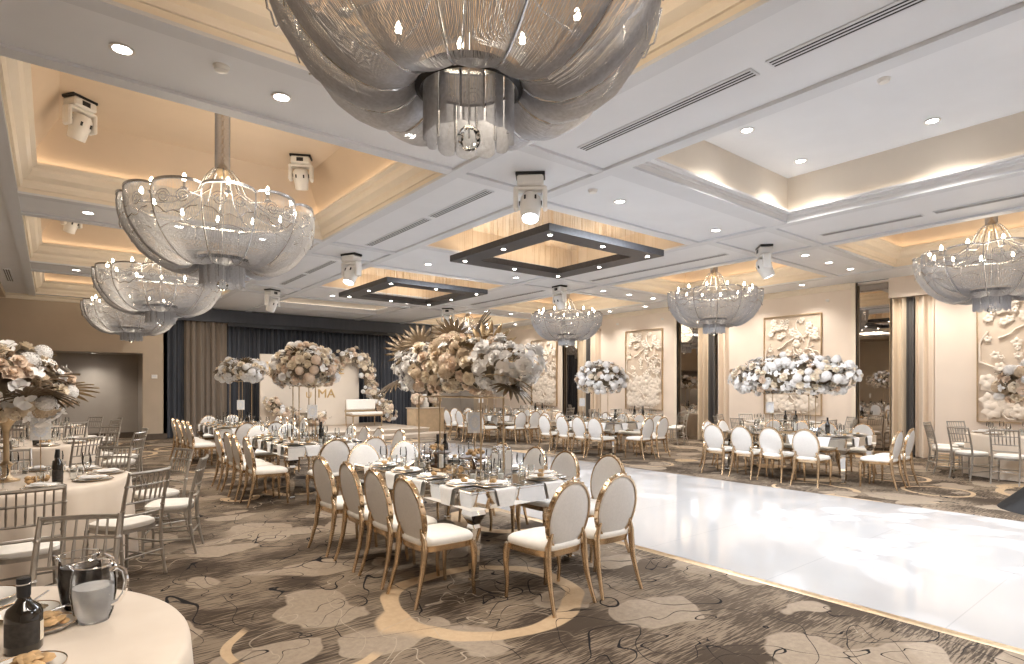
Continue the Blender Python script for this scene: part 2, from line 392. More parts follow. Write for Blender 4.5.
# curtains
def drape(y0,y1,x,z0,z1,amp,per,axis='y',seed=0,seg=None,pinch=0):
    r=random.Random(seed); n=max(24,int(abs(y1-y0)/per*8)); ph=r.random()*6
    mb=MB()
    def fn(u,v):
        s=y0+(y1-y0)*u; a=2*PI*s/per+ph+.6*sin(s*3.1)
        d=amp*(sin(a)+.35*sin(2.3*a+1))*(1-.25*v)
        z=z0+(z1-z0)*v
        return (x+d,s,z) if axis=='y' else (s,x+d,z)
    return mb.grid(fn,n,6)
cur=['nearest','second','far']
for i,(a,b) in enumerate(gaps[1:]):
    w=b-.72-a; m0=a+w*.42; nm=cur[i]
    for part,y0,y1,mm,what in (('light',a+.01,a+w*.44,'curtl','pale blush gathered curtain'),('dark',a+w*.45,a+w*.62,'curtd','narrow dark grey gathered curtain'),('tan',a+w*.63,b-.74,'curt','champagne gathered curtain')):
        t=thing('curtain','%s in the %s niche of the right wall'%(what,nm),'curtain',(XR+.10,(y0+y1)/2,0),0)
        d=drape(y0-(y0+y1)/2,y1-(y0+y1)/2,0 if part!='dark' else -.03,.01,cz-.01,.085,.23,seed=i*3+len(part)); d.build('curtain_panel',M[mm],t,60)
        MB().tube([(0,y0-(y0+y1)/2,cz+.03),(0,y1-(y0+y1)/2,cz+.03)],.015,6).build('curtain_heading',M[mm],t)
# stage drapes
t=thing('stage_drape','wide charcoal pleated drape hanging behind the stage','drape',((4.5+11.6)/2,YB+.42,0))
drape(-3.55,3.55,0,.01,3.75,.055,.16,'x',2).build('drape_panel',M['drape'],t,60)
t=thing('stage_drape','dark charcoal drape edge beside the left alcove wall','drape',(3.1,YB+.35,0))
drape(-.279,.279,0,.01,3.95,.03,.14,'x',3).build('drape_panel',M['drape'],t,60)
t=thing('stage_drape','brown gathered drape at the left of the stage','drape',(3.95,YB+.22,0))
drape(-.62,.62,0,.01,3.98,.06,.2,'x',5).build('drape_panel',M['drapeb'],t,60)
t=thing('stage_drape','brown gathered drape at the right of the stage','drape',(11.85,YB+.22,0))
drape(-.38,.38,0,.01,3.98,.06,.2,'x',6).build('drape_panel',M['drapeb'],t,60)
t=thing('valance','dark horizontal valance box across the top of the stage drapes','valance',(7.55,YB-.02,3.75))
v=MB().bbox(-4.7,4.68,-.08,.1,.0,.42,.015); v.build('valance_board',M['drape'],t,0)
MB().bbox(-3.0,3.6,-.12,-.08,-.12,.02,.01).build('valance_track',M['dark'],t,0)
# stage
t=thing('stage_platform','low tan carpeted stage platform below the charcoal drapes','stage',(7.3,18.95,0))
MB().bbox(-2.95,2.62,-1.95,2.05,0,.28,.02).build('stage_deck',M['stage'],t,20)
MB().bbox(-2.96,2.63,-1.99,-1.96,.25,.279,.005).build('stage_nosing',M['mould'],t,20)
t=thing('stage_step','long low step at the front of the stage','step',(9.0,16.68,0)); MB().bbox(-1.3,1.3,-.27,.27,0,.14,.015).build('tread',M['stage'],t,20)
# dance floor
t=thing('dance_floor','glossy white panelled dance floor in the middle of the room','dance floor',(0,0,0))
MB().box(4.6,8.98,-4.9,14.6,0.001,.022).build('floor_panels',M['dance'],t,0)
e=MB()
for x in (4.56,8.98): e.rings([[(x,-4.9,.001),(x+(.04 if x>8 else 0),-4.9,.001 if x>8 else .001),(x+.04,-4.9,.022 if x<8 else .001),(x,-4.9,.022 if x>8 else .001)],[(x,14.6,.001),(x+.02,14.6,.001),(x+.04,14.6,.022 if x<8 else .001),(x,14.6,.022 if x>8 else .001)]])
e.box(4.56,9.02,14.6,14.64,.001,.018); e.build('edge_trim',M['golds'],t,0)
# relief panels
def relief():
    mb=MB(); r=random.Random(3); W,Hh=1.5,2.62
    def petal(cx,cz,ang,L,w,d0):
        o=len(mb.v); vs=[]; 
        for j in range(5):
            v=j/4; ww=w*sin(PI*min(.96,max(.06,v**.8)))
            for u in (-1,0,1):
                lx=L*v; ly=u*ww; dd=d0+.018*sin(PI*v)+(.008 if u==0 else 0)-.0*abs(u)
                vs.append((-dd,cx+lx*cos(ang)-ly*sin(ang),cz+lx*sin(ang)+ly*cos(ang)))
        mb.add(vs,[(j*3+i,j*3+i+1,j*3+i+4,j*3+i+3) for j in range(4) for i in range(2)])
    n=0
    while n<92:
        cx=r.uniform(-W/2+.1,W/2-.1); cz=r.uniform(.1,Hh-.1)
        if abs(cz-1.75)<.32 and abs(cx)<.45 and r.random()<.85: n+=.2; continue
        k=r.choice((4,5,5,6)); s=r.uniform(.05,.12) if cz>1.0 else r.uniform(.12,.22); a0=r.random()*6; d=r.uniform(.015,.05)
        for q in range(k):
            a=a0+q*2*PI/k; L=min(s,W/2-abs(cx)-.01) if abs(cos(a))>.2 else s
            if cz+L*sin(a)<.03 or cz+L*sin(a)>Hh-.03: continue
            petal(cx,cz,a,L,s*.42,d)
        n+=1
    for q in range(26):
        x0=r.uniform(-.6,.6); z0=r.uniform(.1,2); a=r.uniform(0,6); pts=[]
        for j in range(7):
            pts.append((-.03,max(-.72,min(.72,x0)),max(.05,min(2.57,z0)))); a+=r.uniform(-.6,.6); x0+=.11*cos(a); z0+=.11*sin(a)
        mb.tube(pts,.02,5)
    return mb
rel=relief().mesh('relief',M['relief'],50)
rb_=MB().box(-.02,0,-.75,.75,0,2.62).mesh('ground',M['reliefb'],0)
fr_=MB(); 
fr_.box(-.07,0,-.768,-.75,-.018,2.638).box(-.07,0,.75,.768,-.018,2.638).box(-.07,0,-.75,.75,-.018,0).box(-.07,0,-.75,.75,2.62,2.638)
fr_=fr_.mesh('panel_frame',M['golds'],0)
for nm,yc in (('nearest','2.78'),('second','7.5'),('third','12.45'),('farthest','17.45')):
    t=thing('relief_panel','gold framed cream floral relief panel, %s along the right wall'%nm,'wall panel',(XR-.001,float(yc),.9))
    put('relief',rel,t,(-.02,0,0)); put('ground',rb_,t); put('panel_frame',fr_,t)
# vents
def vent(x,y0,y1,label,ncut=2,z=H,rz=0):
    t=thing('slot_vent',label,'vent',(x,(y0+y1)/2,z))
    h=(y1-y0)/2; MB().bbox(-.075,.075,-h,h,-.012,.0,.004).build('vent_plate',M['band'],t,0)
    for k in (-.04,0,.04): MB().box(k-.009,k+.009,-h+.02,h-.02,-.0135,-.011).build('vent_slot',M['slot'],t,0)
vent(4.5,2.48,4.46,'long slot vent beside the big near chandelier, its far length')
vent(4.5,.35,2.36,'long slot vent at the top right of the large near chandelier, its near length')
vent(4.5,6.14,7.62,'slot vent between the mid left coffer and the square black light frame, near length')
vent(4.5,7.76,9.86,'slot vent between the mid left coffer and the square black light frame, far length')
vent(4.5,11.5,13.1,'slot vent left of the far square light frame, near length')
vent(4.5,13.25,14.9,'slot vent left of the far square light frame, far length')
vent(10.2,.6,2.85,'slot vent on the beam above the nearest right chandelier, near length')
vent(10.2,2.98,4.45,'slot vent on the beam right of the white ceiling recess, far length')
vent(10.2,6.2,9.8,'slot vent on the beam right of the near square light frame')
vent(10.2,11.5,14.9,'slot vent on the beam right of the far square light frame')
vent(-.78,16.7,18.5,'short slot vent over the left ceiling edge near the back wall')
# downlights
dl_t=MB().lathe([(.062,0),(.085,-.004),(.088,-.010),(.066,-.012),(.060,-.004)],20).mesh('trim_ring',M['white'])
dl_l=MB().lathe([(.061,-.006),(.001,-.0062)],20).mesh('lens',M['lamp'])
SPOTS=[]
def downlight(x,y,label,z=H,power=55,spot=True):
    t=thing('ceiling_downlight',label,'downlight',(x,y,z)); put('trim_ring',dl_t,t); put('lens',dl_l,t)
    if spot: SPOTS.append((x,y,z-.03,power))
pos={0:'left',1:'middle',2:'right'}
rw=['near','second','third','farthest']
for k,y in enumerate((5.32,10.6,15.9)):
    for j,x in enumerate((.42,1.6,2.88)): downlight(x,y,'round downlight on the %s left ceiling beam, %s of three'%(('near','second','far')[k],('left','middle','right')[j]))
    for j,x in enumerate((6.17,8.52)): downlight(x,y if k else 5.38,'round downlight on the %s middle ceiling beam, %s one'%(('near','second','far')[k],('left','right')[j]))
    for j,x in enumerate((11.5,12.55,13.6)): downlight(x,y,'round downlight on the %s right ceiling beam, %s of three'%(('near','second','far')[k],('left','middle','right')[j]))
for x,y,n_ in ((6.84,3.88,'left'),(8.36,3.93,'far right'),(8.36,2.35,'near right')): downlight(x,y,'round downlight in the white ceiling recess, %s one'%n_,4.84,70)
for x,y in ((.4,0),(1.6,0),(2.9,0),(6.2,0),(8.5,0),(11.5,0),(12.6,0),(13.6,0),(6.84,-2.5),(8.36,-2.5)): SPOTS.append((x,y,H-.05,80))  # unseen spots without fixtures, added for light outside the view
for j,y in enumerate((1.6,3.3,6.9,8.3,11.8,13.3,17.0,18.4)):
    if y>1: downlight(14.75,y,'small downlight washing the right wall above the %s relief panel, %s one'%(rw[j//2],('near','far')[j%2]),power=85)
for a,b in gaps[1:]: SPOTS.append((14.85,a+.45,H-.05,110))  # one added spot per niche, no fixture, brightens the curtains
for j,x in enumerate((-1.6,1.0)): downlight(x,YB+.7,'downlight in the left alcove ceiling, %s one'%('left','right')[j],az,60)
downlight(13.7,YB+.7,'downlight in the right alcove ceiling',az,40)
# small ceiling devices
def disc(x,y,z,label,r=.055): 
    t=thing('smoke_detector',label,'smoke detector',(x,y,z)); MB().lathe([(r*1.15,0),(r*1.15,-.012)],18,cap=True).build('base',M['white'],t); MB().lathe([(r,-.012),(r*.9,-.035),(r*.4,-.042),(.001,-.043)],18).build('cover',M['white'],t)
disc(1.07,5.12,H,'white disc smoke detector on the near left beam between downlights')
disc(6.84,2.35,4.84,'white disc smoke detector in the white ceiling recess')
disc(5.55,5.3,H,'white disc smoke detector on the beam beside the big moving light')
for j,y in enumerate((6.6,8.6,11.7,13.6)):
    t=thing('wall_sprinkler','small white sprinkler high on right wall, %s from the camera'%rw[j],'sprinkler',(XR,y,3.83)); MB().lathe([(.04,0),(.035,.012),(.015,.015),(.015,.06),(.03,.065),(.001,.07)],12).xf(Matrix.Rotation(-PI/2,4,'Y')).build('body',M['white'],t)
t=thing('thermostat','small white thermostat on the wall right of the left alcove','thermostat',(2.48,YB+.002,1.95)); MB().bbox(-.08,.08,-.03,0,-.06,.06,.008).build('housing',M['white'],t); MB().box(-.05,.05,-.032,-.029,-.01,.035).build('display',M['band'],t,0)
# ------------------------------------------------------------------ chandeliers
NL=12
PROF=[(1.10,0),(1.115,-.10),(1.10,-.22),(1.05,-.36),(.96,-.50),(.83,-.63),(.68,-.72),(.54,-.755),(.42,-.73),(.33,-.68),(.285,-.62)]
def lobe(a,k=1): 
    s=abs(sin(a*NL/2)); return 1-.062*k*(1-s**.55)
def prof_at(t):
    x=t*(len(PROF)-1); i=min(int(x),len(PROF)-2); u=x-i
    return (PROF[i][0]*(1-u)+PROF[i+1][0]*u, PROF[i][1]*(1-u)+PROF[i+1][1]*u)
def bowl_pt(a,t,sc=1.0):
    r,z=prof_at(t); l=lobe(a,1 if t<.8 else (1-t)*5*.8+.2)
    s=abs(sin(a*NL/2)); zz=z+.034*(s**.6)*(1-t)*(1-t) - (.03*s if .45<t<.9 else 0)
    return (r*l*sc*cos(a),r*l*sc*sin(a),zz)
def make_chandelier():
    t=thing('chandelier','','chandelier')
    r=random.Random(5); mb=MB(); ns=NL*46
    for i in range(ns):
        a=2*PI*(i+.5)/ns+r.uniform(-.002,.002); w=r.uniform(.0020,.0031)
        mb.tube([bowl_pt(a,k/13) for k in range(14)],w,3,cap=False)
    mb.build('chain_bowl',M['chain'],t)
    mb=MB(); ns=NL*20
    for i in range(ns):   # inner swag layer
        a=2*PI*i/ns+r.uniform(-.004,.004); p=[]
        for k in range(9):
            u=k/8; R=.98*(1-u)+.30*u; z=-.10-.46*(sin(u*PI/2))**1.0-.08*sin(u*PI); l=lobe(a,.6)
            p.append((R*l*cos(a),R*l*sin(a),z))
        mb.tube(p,.0024,3,cap=False)
    mb.build('inner_swag',M['chain'],t)
    mb=MB(); na=NL*12; pts=[]
    for i in range(na):
        a=2*PI*i/na; x,y,z=bowl_pt(a,0); pts.append((x,y,z))
    mb.rings([[(x*1.012,y*1.012,z-.014) for x,y,z in pts],[(x*1.015,y*1.015,z+.012) for x,y,z in pts],[(x*.985,y*.985,z+.012) for x,y,z in pts],[(x*.985,y*.985,z-.014) for x,y,z in pts]],loop=True)
    mb.build('rim_band',M['silver'],t)
    rib=MB().tube([bowl_pt(0,k/14,1.008) for k in range(15)],.0085,5).mesh('rib',M['silver'])
    sc=MB()
    for sgn in (-1,1):
        p=[]
        for k in range(22):
            q=k/21*2.2*2*PI; rr=.085*(1-k/26); ang=PI/NL+sgn*.095+rr*cos(q)*sgn/1.08; zz=-.16+rr*sin(q); p.append((1.085*cos(ang),1.085*sin(ang),zz))
        sc.tube(p,.0055,4)
    p=[]
    for k in range(15):
        u=k/14; ang=.03+u*(2*PI/NL-.06); p.append((1.075*cos(ang)*(1-.0*u),1.075*sin(ang),-.33-.0+.10*(2*u-1)**2-.02*cos(u*6*PI)))
    sc.tube(p,.006,4)
    p=[]
    for k in range(11):
        u=k/10; ang=.06+u*(2*PI/NL-.12); p.append((.985*cos(ang),.985*sin(ang),-.47+.06*sin(u*PI)))
    sc.tube(p,.005,4); sc=sc.mesh('scroll',M['silver'])
    arm=MB().tube([(.05,0,.50),(.12,0,.50),(.20,0,.40),(.30,0,.18),(.55,0,.02),(.86,0,-.02)],[.010,.010,.009,.009,.008,.008],6)
    arm.lathe([(.001,-.03),(.035,-.02),(.04,.0),(.018,.01),(.016,.07)],10,(.86,0,0)); arm=arm.mesh('candle_arm',M['silver'])
    bulb=MB().lathe([(.012,.07),(.022,.09),(.024,.11),(.015,.145),(.001,.165)],10,(.86,0,0)).mesh('bulb',M['bulb'])
    for k in range(NL):
        put('rib',rib,t,rot=(0,0,2*PI*k/NL)); put('scroll',sc,t,rot=(0,0,2*PI*k/NL))
        a=put('candle_arm',arm,t,rot=(0,0,2*PI*(k+.5)/NL)); put('bulb',bulb,a)
    MB().lathe([(.275,-.60),(.30,-.60),(.305,-.66),(.28,-.68),(.262,-.66)],36).build('centre_ring',M['dark'],t)
    mb=MB(); ns=300
    for i in range(ns):
        a=2*PI*i/ns
        if (i%25)<2: continue
        R=.245*(1+.05*abs(sin(a*6))); mb.tube([(R*cos(a),R*sin(a),-.63),(R*cos(a),R*sin(a),-.93-.02*abs(sin(a*6)))],.0024,3,cap=False)
    mb.build('tassel',M['chain'],t)
    mb=MB()
    for k in range(NL):
        a=2*PI*k/NL; mb.tube([(.238*cos(a),.238*sin(a),-.64),(.238*cos(a),.238*sin(a),-.86)],.008,5)
    mb.build('tassel_rods',M['silver'],t)
    mb=MB().sphere((0,0,-.93),.07,10,6); mb.build('crystal_ball',M['glass'],t,0)
    MB().tube([(0,0,-.93),(0,0,.55)],.006,5).build('drop_wire',M['silver'],t)
    MB().lathe([(.02,.40),(.06,.44),(.075,.5),(.05,.56),(.02,.60),(.02,.64)],14).build('hub',M['golds'],t)
    mb=MB(); ns=46
    for i in range(ns):
        a=2*PI*i/ns; mb.tube([(.085*cos(a),.085*sin(a),.50),(.085*cos(a),.085*sin(a),CT-3.82-.03)],.0028,3,cap=False)
    mb.build('chain_sleeve',M['chain'],t)
    mb=MB(); n=11; z0=.62; dzl=(CT-3.82-.66)/n
    for i in range(n):
        p=[]
        for k in range(10):
            a=2*PI*k/10; x=.016*cos(a); z=z0+dzl*(i+.5)+.62*dzl*sin(a); p.append((x,0,z) if i%2 else (0,x,z))
        mb.tube(p,.0045,4,loop=True)
    mb.build('chain',M['golds'],t)
    MB().lathe([(.02,CT-3.82-.05),(.10,CT-3.82-.035),(.12,CT-3.82-.001)],20,cap=True).build('ceiling_rose',M['silver'],t)
    return t
ch=Proto(make_chandelier())
CH=[(1.86,2.74,'huge silver chain chandelier at the top of the frame nearest the camera'),
    (1.68,7.97,'silver chain bowl chandelier, second in the left row'),
    (1.68,13.27,'silver chain bowl chandelier, third in the left row'),
    (1.68,18.57,'silver chain bowl chandelier, farthest in the left row by the back wall'),
    (12.55,2.68,'silver chain bowl chandelier at the right edge, nearest in the right row'),
    (12.55,7.97,'silver chain bowl chandelier, second in the right row'),
    (12.55,13.1,'silver chain bowl chandelier, third in the right row'),
    (12.55,18.57,'silver chain bowl chandelier, farthest in right row behind the foreground flowers')]
for i,(x,y,l) in enumerate(CH): ch.at((x,y,3.95 if i==0 else 3.87 if i>3 else 3.82),.12 if i else .26,l,'chain chandeliers')
# ------------------------------------------------------------------ square light frames
def make_frame():
    t=thing('square_light_frame','','light fixture')
    a=1.36; w=.40; h=.11; mb=MB()
    mb.rings([[(s*(a-i),q*(a-i),z) for s,q in ((-1,-1),(1,-1),(1,1),(-1,1))] for i,z in ((0,0),(0,h),(w,h),(w,0))],loop=True)
    mb.build('frame_box',M['frame'],t,0)
    led=MB().lathe([(.001,-.006),(.03,-.006),(.036,0)],12).mesh('led_spot',M['led']); b=a-w/2
    for x in (-b,0,b):
        for y in (-b,0,b):
            if x or y: put('led_spot',led,t,(x,y,0))
    r=random.Random(9); mb=MB()
    for i in range(200):
        s=r.uniform(-a+.03,a-.03); o=r.uniform(a-w+.05,a-.05)*r.choice((-1,1)); x,y=(s,o) if i%2 else (o,s)
        mb.tube([(x,y,h),(x,y,.69)],.0022,3,cap=False)
    for i in range(260):
        x=r.uniform(-a+w,a-w); y=r.uniform(-a+w,a-w); mb.tube([(x,y,r.uniform(.20,.36)),(x,y,.69)],.002,3,cap=False)
    tag(mb.build('hanging_wires',M['golds'],t,0),kind='stuff')
    u=MB().rings([[(s*(a-i),q*(a-i),h+.012) for s,q in ((-1,-1),(1,-1),(1,1),(-1,1))] for i in (.12,.28)]); u.build('added_uplight_strip',M['upl_added'],t,0)  # added glowing ring on top, lights the coffer above
    return t
fr=Proto(make_frame())
fr.at((7.1,7.72,3.925),0,'large black square light frame hanging in the near middle coffer','square light frames')
fr.at((7.1,13.0,3.925),0,'black square light frame hanging in the farther middle coffer','square light frames')
# ------------------------------------------------------------------ moving head lights
def make_mover():
    t=thing('moving_head_light','','stage light')
    MB().bbox(-.19,.19,-.12,.12,-.04,0,.006).build('mount_plate',M['dark'],t,20)
    b=MB().bbox(-.17,.17,-.13,.13,-.17,-.04,.02); base=b.build('base',M['white'],t,30)
    MB().box(-.06,.06,-.133,-.128,-.14,-.07).build('display',M['dark'],base,0)
    y=MB()
    for s in (-1,1): y.bbox(s*.19-.03,s*.19+.03,-.08,.08,-.47,-.17,.02)
    y.bbox(-.2,.2,-.08,.08,-.22,-.17,.015); y.build('yoke',M['white'],t,30)
    hp=Matrix.Translation((0,0,-.40))@Matrix.Rotation(math.radians(24),4,'X')
    h=MB().lathe([(.001,.16),(.10,.15),(.135,.09),(.14,-.02),(.125,-.12),(.118,-.22),(.105,-.225),(.10,-.20)],20).xf(hp); hd=h.build('head',M['white'],t,40)
    v=MB()
    for k in range(6):
        a=2*PI*k/6; v.box(.136*cos(a)-.012,.136*cos(a)+.012,.136*sin(a)-.012,.136*sin(a)+.012,-.0,.06)
    v.xf(hp).build('cooling_vent',M['dark'],hd,0)
    MB().lathe([(.1,-.205),(.001,-.21)],20).xf(hp).build('lens',M['lens'],hd)
    return t
mv=Proto(make_mover())
MV=[(4.55,5.38,H-.0,2.4,'white moving head light hanging in the ceiling centre, largest in view'),
    (4.55,10.75,H,2.0,'white moving head light left of the far square light frame'),
    (4.55,15.9,H,.5,'white moving head light near the drape valance'),
    (10.2,5.45,H,-2.4,'white moving head light at right beside the second right chandelier'),
    (10.1,10.8,H,-1.6,'white moving head light above the third right chandelier'),
    (10.1,16.1,H,-.8,'white moving head light above the foreground flowers near the far wall'),
    (.27,8.75,CT,.6,'white moving head light in the near left coffer, left of the chandelier stem'),
    (2.95,8.85,CT,-.5,'white moving head light in the near left coffer, right of the chandelier stem'),
    (.3,14.1,CT,.6,'white moving head light in the third left coffer'),
    (.25,19.2,CT,.6,'white moving head light in the farthest left coffer')]
for x,y,z,rz,l in MV:
    o=mv.at((x,y,z),rz,l,'moving head lights')
    o.scale=(.8 if z>H else .93,)*3
# ------------------------------------------------------------------ chairs
def sell(n,a,b,e,taper=0,y0=0):
    pts=[]
    for j in range(n):
        t=2*PI*j/n; c,s=cos(t),sin(t); x=a*abs(c)**(2/e)*(1 if c>=0 else -1); y=b*abs(s)**(2/e)*(1 if s>=0 else -1)
        pts.append((x*(1+taper*y/b),y+y0))
    return pts
def make_dior():
    t=thing('oval_back_chair','','chair')
    def R(z,s,n=28): return [(x*s,y*s+.01,z) for x,y in sell(n,.225,.235,4.2,.07)]
    mb=MB().rings([R(.425,.97),R(.445,1.01),R(.465,1.0),R(.482,.93),R(.492,.75),R(.497,.4),R(.498,.05)],cap=True); mb.build('seat',M['cush'],t,50)
    mb=MB().rings([R(.385,.97),R(.43,1.0),R(.43,.9),R(.385,.9)],loop=True); mb.build('seat_frame',M['gold'],t,30)
    tilt=Matrix.Translation((0,-.232,.668))@Matrix.Rotation(math.radians(11),4,'X')
    n=32; a,b=.205,.258
    def E(s,d): return [(a*s*cos(2*PI*j/n),d,b*s*sin(2*PI*j/n)) for j in range(n)]
    pad=MB().rings([E(.02,-.028),E(.5,-.026),E(.85,-.02),E(.97,-.012),E(.985,0),E(.97,.018),E(.85,.032),E(.5,.042),E(.02,.046)],cap=True).xf(tilt); pad.build('backrest',M['ivoryb'],t,60)
    ring=MB().rings([E(.975,-.02),E(1.04,-.02),E(1.05,0),E(1.04,.02),E(.975,.02)],loop=True).xf(tilt); bf=ring.build('back_frame',M['gold'],t,40)
    st=MB()
    for j in range(24):
        q=2*PI*j/24; st.sphere((a*1.062*cos(q),0,b*1.062*sin(q)),.0095,6,4)
    st.xf(tilt).build('frame_studs',M['golds'],bf)
    def leg(s,k):
        if k: pts=[(s*.155,-.222,.56),(s*.176,-.222,.51),(s*.19,-.215,.46),(s*.192,-.215,.39),(s*.194,-.235,.24),(s*.205,-.275,.09),(s*.215,-.305,0)]; r=[.013,.017,.024,.026,.021,.016,.014]
        else: pts=[(s*.205,.205,.42),(s*.212,.215,.36),(s*.212,.22,.26),(s*.205,.212,.12),(s*.208,.222,0)]; r=[.026,.029,.022,.015,.014]
        return MB().tube(pts,r,8)
    for k in (0,1):
        for s in (-1,1): leg(s,k).build('leg',M['gold'],t,50)
    return t
def make_chiavari():
    t=thing('spindle_back_chair','','chair')
    def R(z,s,n=24): return [(x*s,y*s,z) for x,y in sell(n,.195,.195,4,.06)]
    MB().rings([R(.435,.96),R(.45,1.02),R(.475,1.0),R(.49,.85),R(.495,.4),R(.496,.05)],cap=True).build('seat',M['cush'],t,50)
    MB().rings([R(.405,1.0),R(.435,1.0),R(.435,.85),R(.405,.85)],loop=True).build('seat_frame',M['chair_s'],t,30)
    def post(s):
        P=[(s*.185,-.20-.06*(1-z/.43)**2 if z<.43 else -.20-.10*((z-.43)/.49)**1.4,z) for z in (0,.1,.2,.3,.43,.55,.7,.82,.92)]
        mb=MB().tube(P,[.012,.013,.015,.016,.017,.016,.015,.014,.012],7)
        for z in (.28,.60,.80): 
            y=-.20-.06*(1-z/.43)**2 if z<.43 else -.20-.10*((z-.43)/.49)**1.4
            mb.lathe([(.014,-.012),(.021,0),(.014,.012)],8,(s*.185,y,z))
        return mb
    for s in (-1,1): post(s).build('leg',M['chair_s'],t,50)
    for s in (-1,1):
        mb=MB().tube([(s*.18,.18,.42),(s*.182,.185,.25),(s*.185,.19,0)],[.017,.015,.011],7)
        for z in (.36,.30): mb.lathe([(.014,-.012),(.021,0),(.014,.012)],8,(s*.181,.182,z))
        mb.build('leg',M['chair_s'],t,50)
    yb=lambda z:-.20-.10*((z-.43)/.49)**1.4
    for z,rr in ((.905,.014),(.80,.010),(.66,.010),(.555,.010)):
        MB().tube([(-.19,yb(z),z),(-.09,yb(z)-.018,z),(0,yb(z)-.024,z),(.09,yb(z)-.018,z),(.19,yb(z),z)],rr,6).build('back_rail',M['chair_s'],t)
    for x in (-.125,-.075,-.025,.025,.075,.125):
        c=-.024*(1-(x/.19)**2)
        MB().tube([(x,yb(.66)+c,.66),(x,yb(.74)+c,.74),(x,yb(.80)+c,.80),(x,yb(.9)+c,.9)],[.006,.009,.006,.006],6).build('spindle',M['chair_s'],t)
    for z in (.15,.27):
        for s in (-1,1): MB().tube([(s*.185,-.215,z),(s*.184,.186,z)],.0085,6).build('stretcher',M['chair_s'],t)
    for y,z in ((.186,.21),(-.222,.21)): MB().tube([(-.185,y,z),(.185,y,z)],.0085,6).build('stretcher',M['chair_s'],t)
    return t
dior=Proto(make_dior()); chiav=Proto(make_chiavari())
# ------------------------------------------------------------------ tables
TL=2.27; TW=1.23; TH=.77
def make_long_table():
    t=thing('mirrored_table','','table')
    MB().bbox(-TW/2,TW/2,0,TL,TH-.022,TH,.006).build('tabletop',M['mirror'],t,20)
    a=MB(); i=.006
    a.rings([[(sx*(TW/2-k),TL/2+sy*(TL/2-k),z) for sx,sy in ((-1,-1),(1,-1),(1,1),(-1,1))] for k,z in ((i,TH-.022),(i,TH-.15),(i+.03,TH-.15),(i+.03,TH-.022))],loop=True); a.build('apron',M['mirror'],t,0)
    leg=MB()
    def sq(h,z,rz=0): return [(h*x,h*y,z) for x,y in ((-1,-1),(1,-1),(1,1),(-1,1))]
    leg.rings([sq(.066,TH-.15),sq(.072,TH-.19),sq(.034,TH-.27),sq(.042,TH-.30),sq(.028,.06),sq(.034,.05),sq(.034,0)],cap=True); leg=leg.mesh('leg',M['mirror'],0)
    for sx in (-1,1):
        for y in (.08,TL-.08): put('leg',leg,t,(sx*(TW/2-.08),y,0))
    return t
lt=Proto(make_long_table())
LONG=[(3.215,3.80,'the foreground mirrored table'),(3.215,8.35,'the middle left mirrored table'),(3.25,12.85,'the far left mirrored table'),
      (10.76,4.02,'the near right mirrored table'),(10.76,9.0,'the middle right mirrored table'),(10.76,13.5,'the far right mirrored table')]
LT_L=['long mirrored table with tall flowers in the foreground','long mirrored table in the middle of the left row','long mirrored table farthest in the left row before the drapes',
      'long mirrored table nearest on the right beyond the dance floor','long mirrored table in the middle of the right row','long mirrored table farthest in the right row near the stage']
ORD=['first','second','third','fourth']
SET=[]   # settings: (x,y,z,rz,phrase,detail)
for i,(x,y0,nm) in enumerate(LONG):
    lt.at((x,y0,0),0,LT_L[i],'long mirrored tables')
    sl,sr=('left side','dance floor side') if i<3 else ('dance floor side','wall side')
    ys=(.14,.68,1.24,1.84)
    if i==3: ys=(.42,1.02,1.56,2.1)
    for k,dy in enumerate(ys):
        j=rnd.uniform(-.03,.03)
        for s,sn in ((-1,sl),(1,sr)):
            off=.26 if s<0 else .28 if (k==0 or (i==3 and k==3)) else .20
            dior.at((x+s*(TW/2+off+rnd.uniform(-.02,.03)),y0+dy+j,0),-PI/2*(-1 if s>0 else 1)+rnd.uniform(-.06,.06),'white oval-back gold chair, %s from camera, %s, %s'%(ORD[k],sn,nm.replace('the ','')),'oval-back chairs on the %s of %s'%(sn,nm))
            SET.append((x+s*TW/2,y0+(.36,.86,1.38,1.88)[k],TH,PI/2 if s>0 else -PI/2,'%s %s place, %s'%(ORD[k],sn,nm.replace('the ','')),2 if i==0 else 1,nm))
    for e,en in ((0,'near'),(1,'far')):
        for q,sn in ((-1,'left'),(1,'right')):
            if i<3: xx=x+q*.27; 
            else: xx=x+q*.27
            dd={(0,0):.50,(3,0):.36,(1,0):.62,(2,0):.5}.get((i,e),.42)
            yy=y0-dd if e==0 else y0+TL+.26
            dior.at((xx,yy,0),(0 if e==0 else PI)+rnd.uniform(-.05,.05),'white oval-back gold chair, %s one at the %s end of %s'%(sn,en,nm),'oval-back chairs at the %s end of %s'%(en,nm))
            SET.append((x+q*.27,y0 if e==0 else y0+TL,TH,0 if e==0 else PI,'%s place, %s end of %s'%(sn,en,nm.replace('the ','')),2 if i==0 else 1,nm))
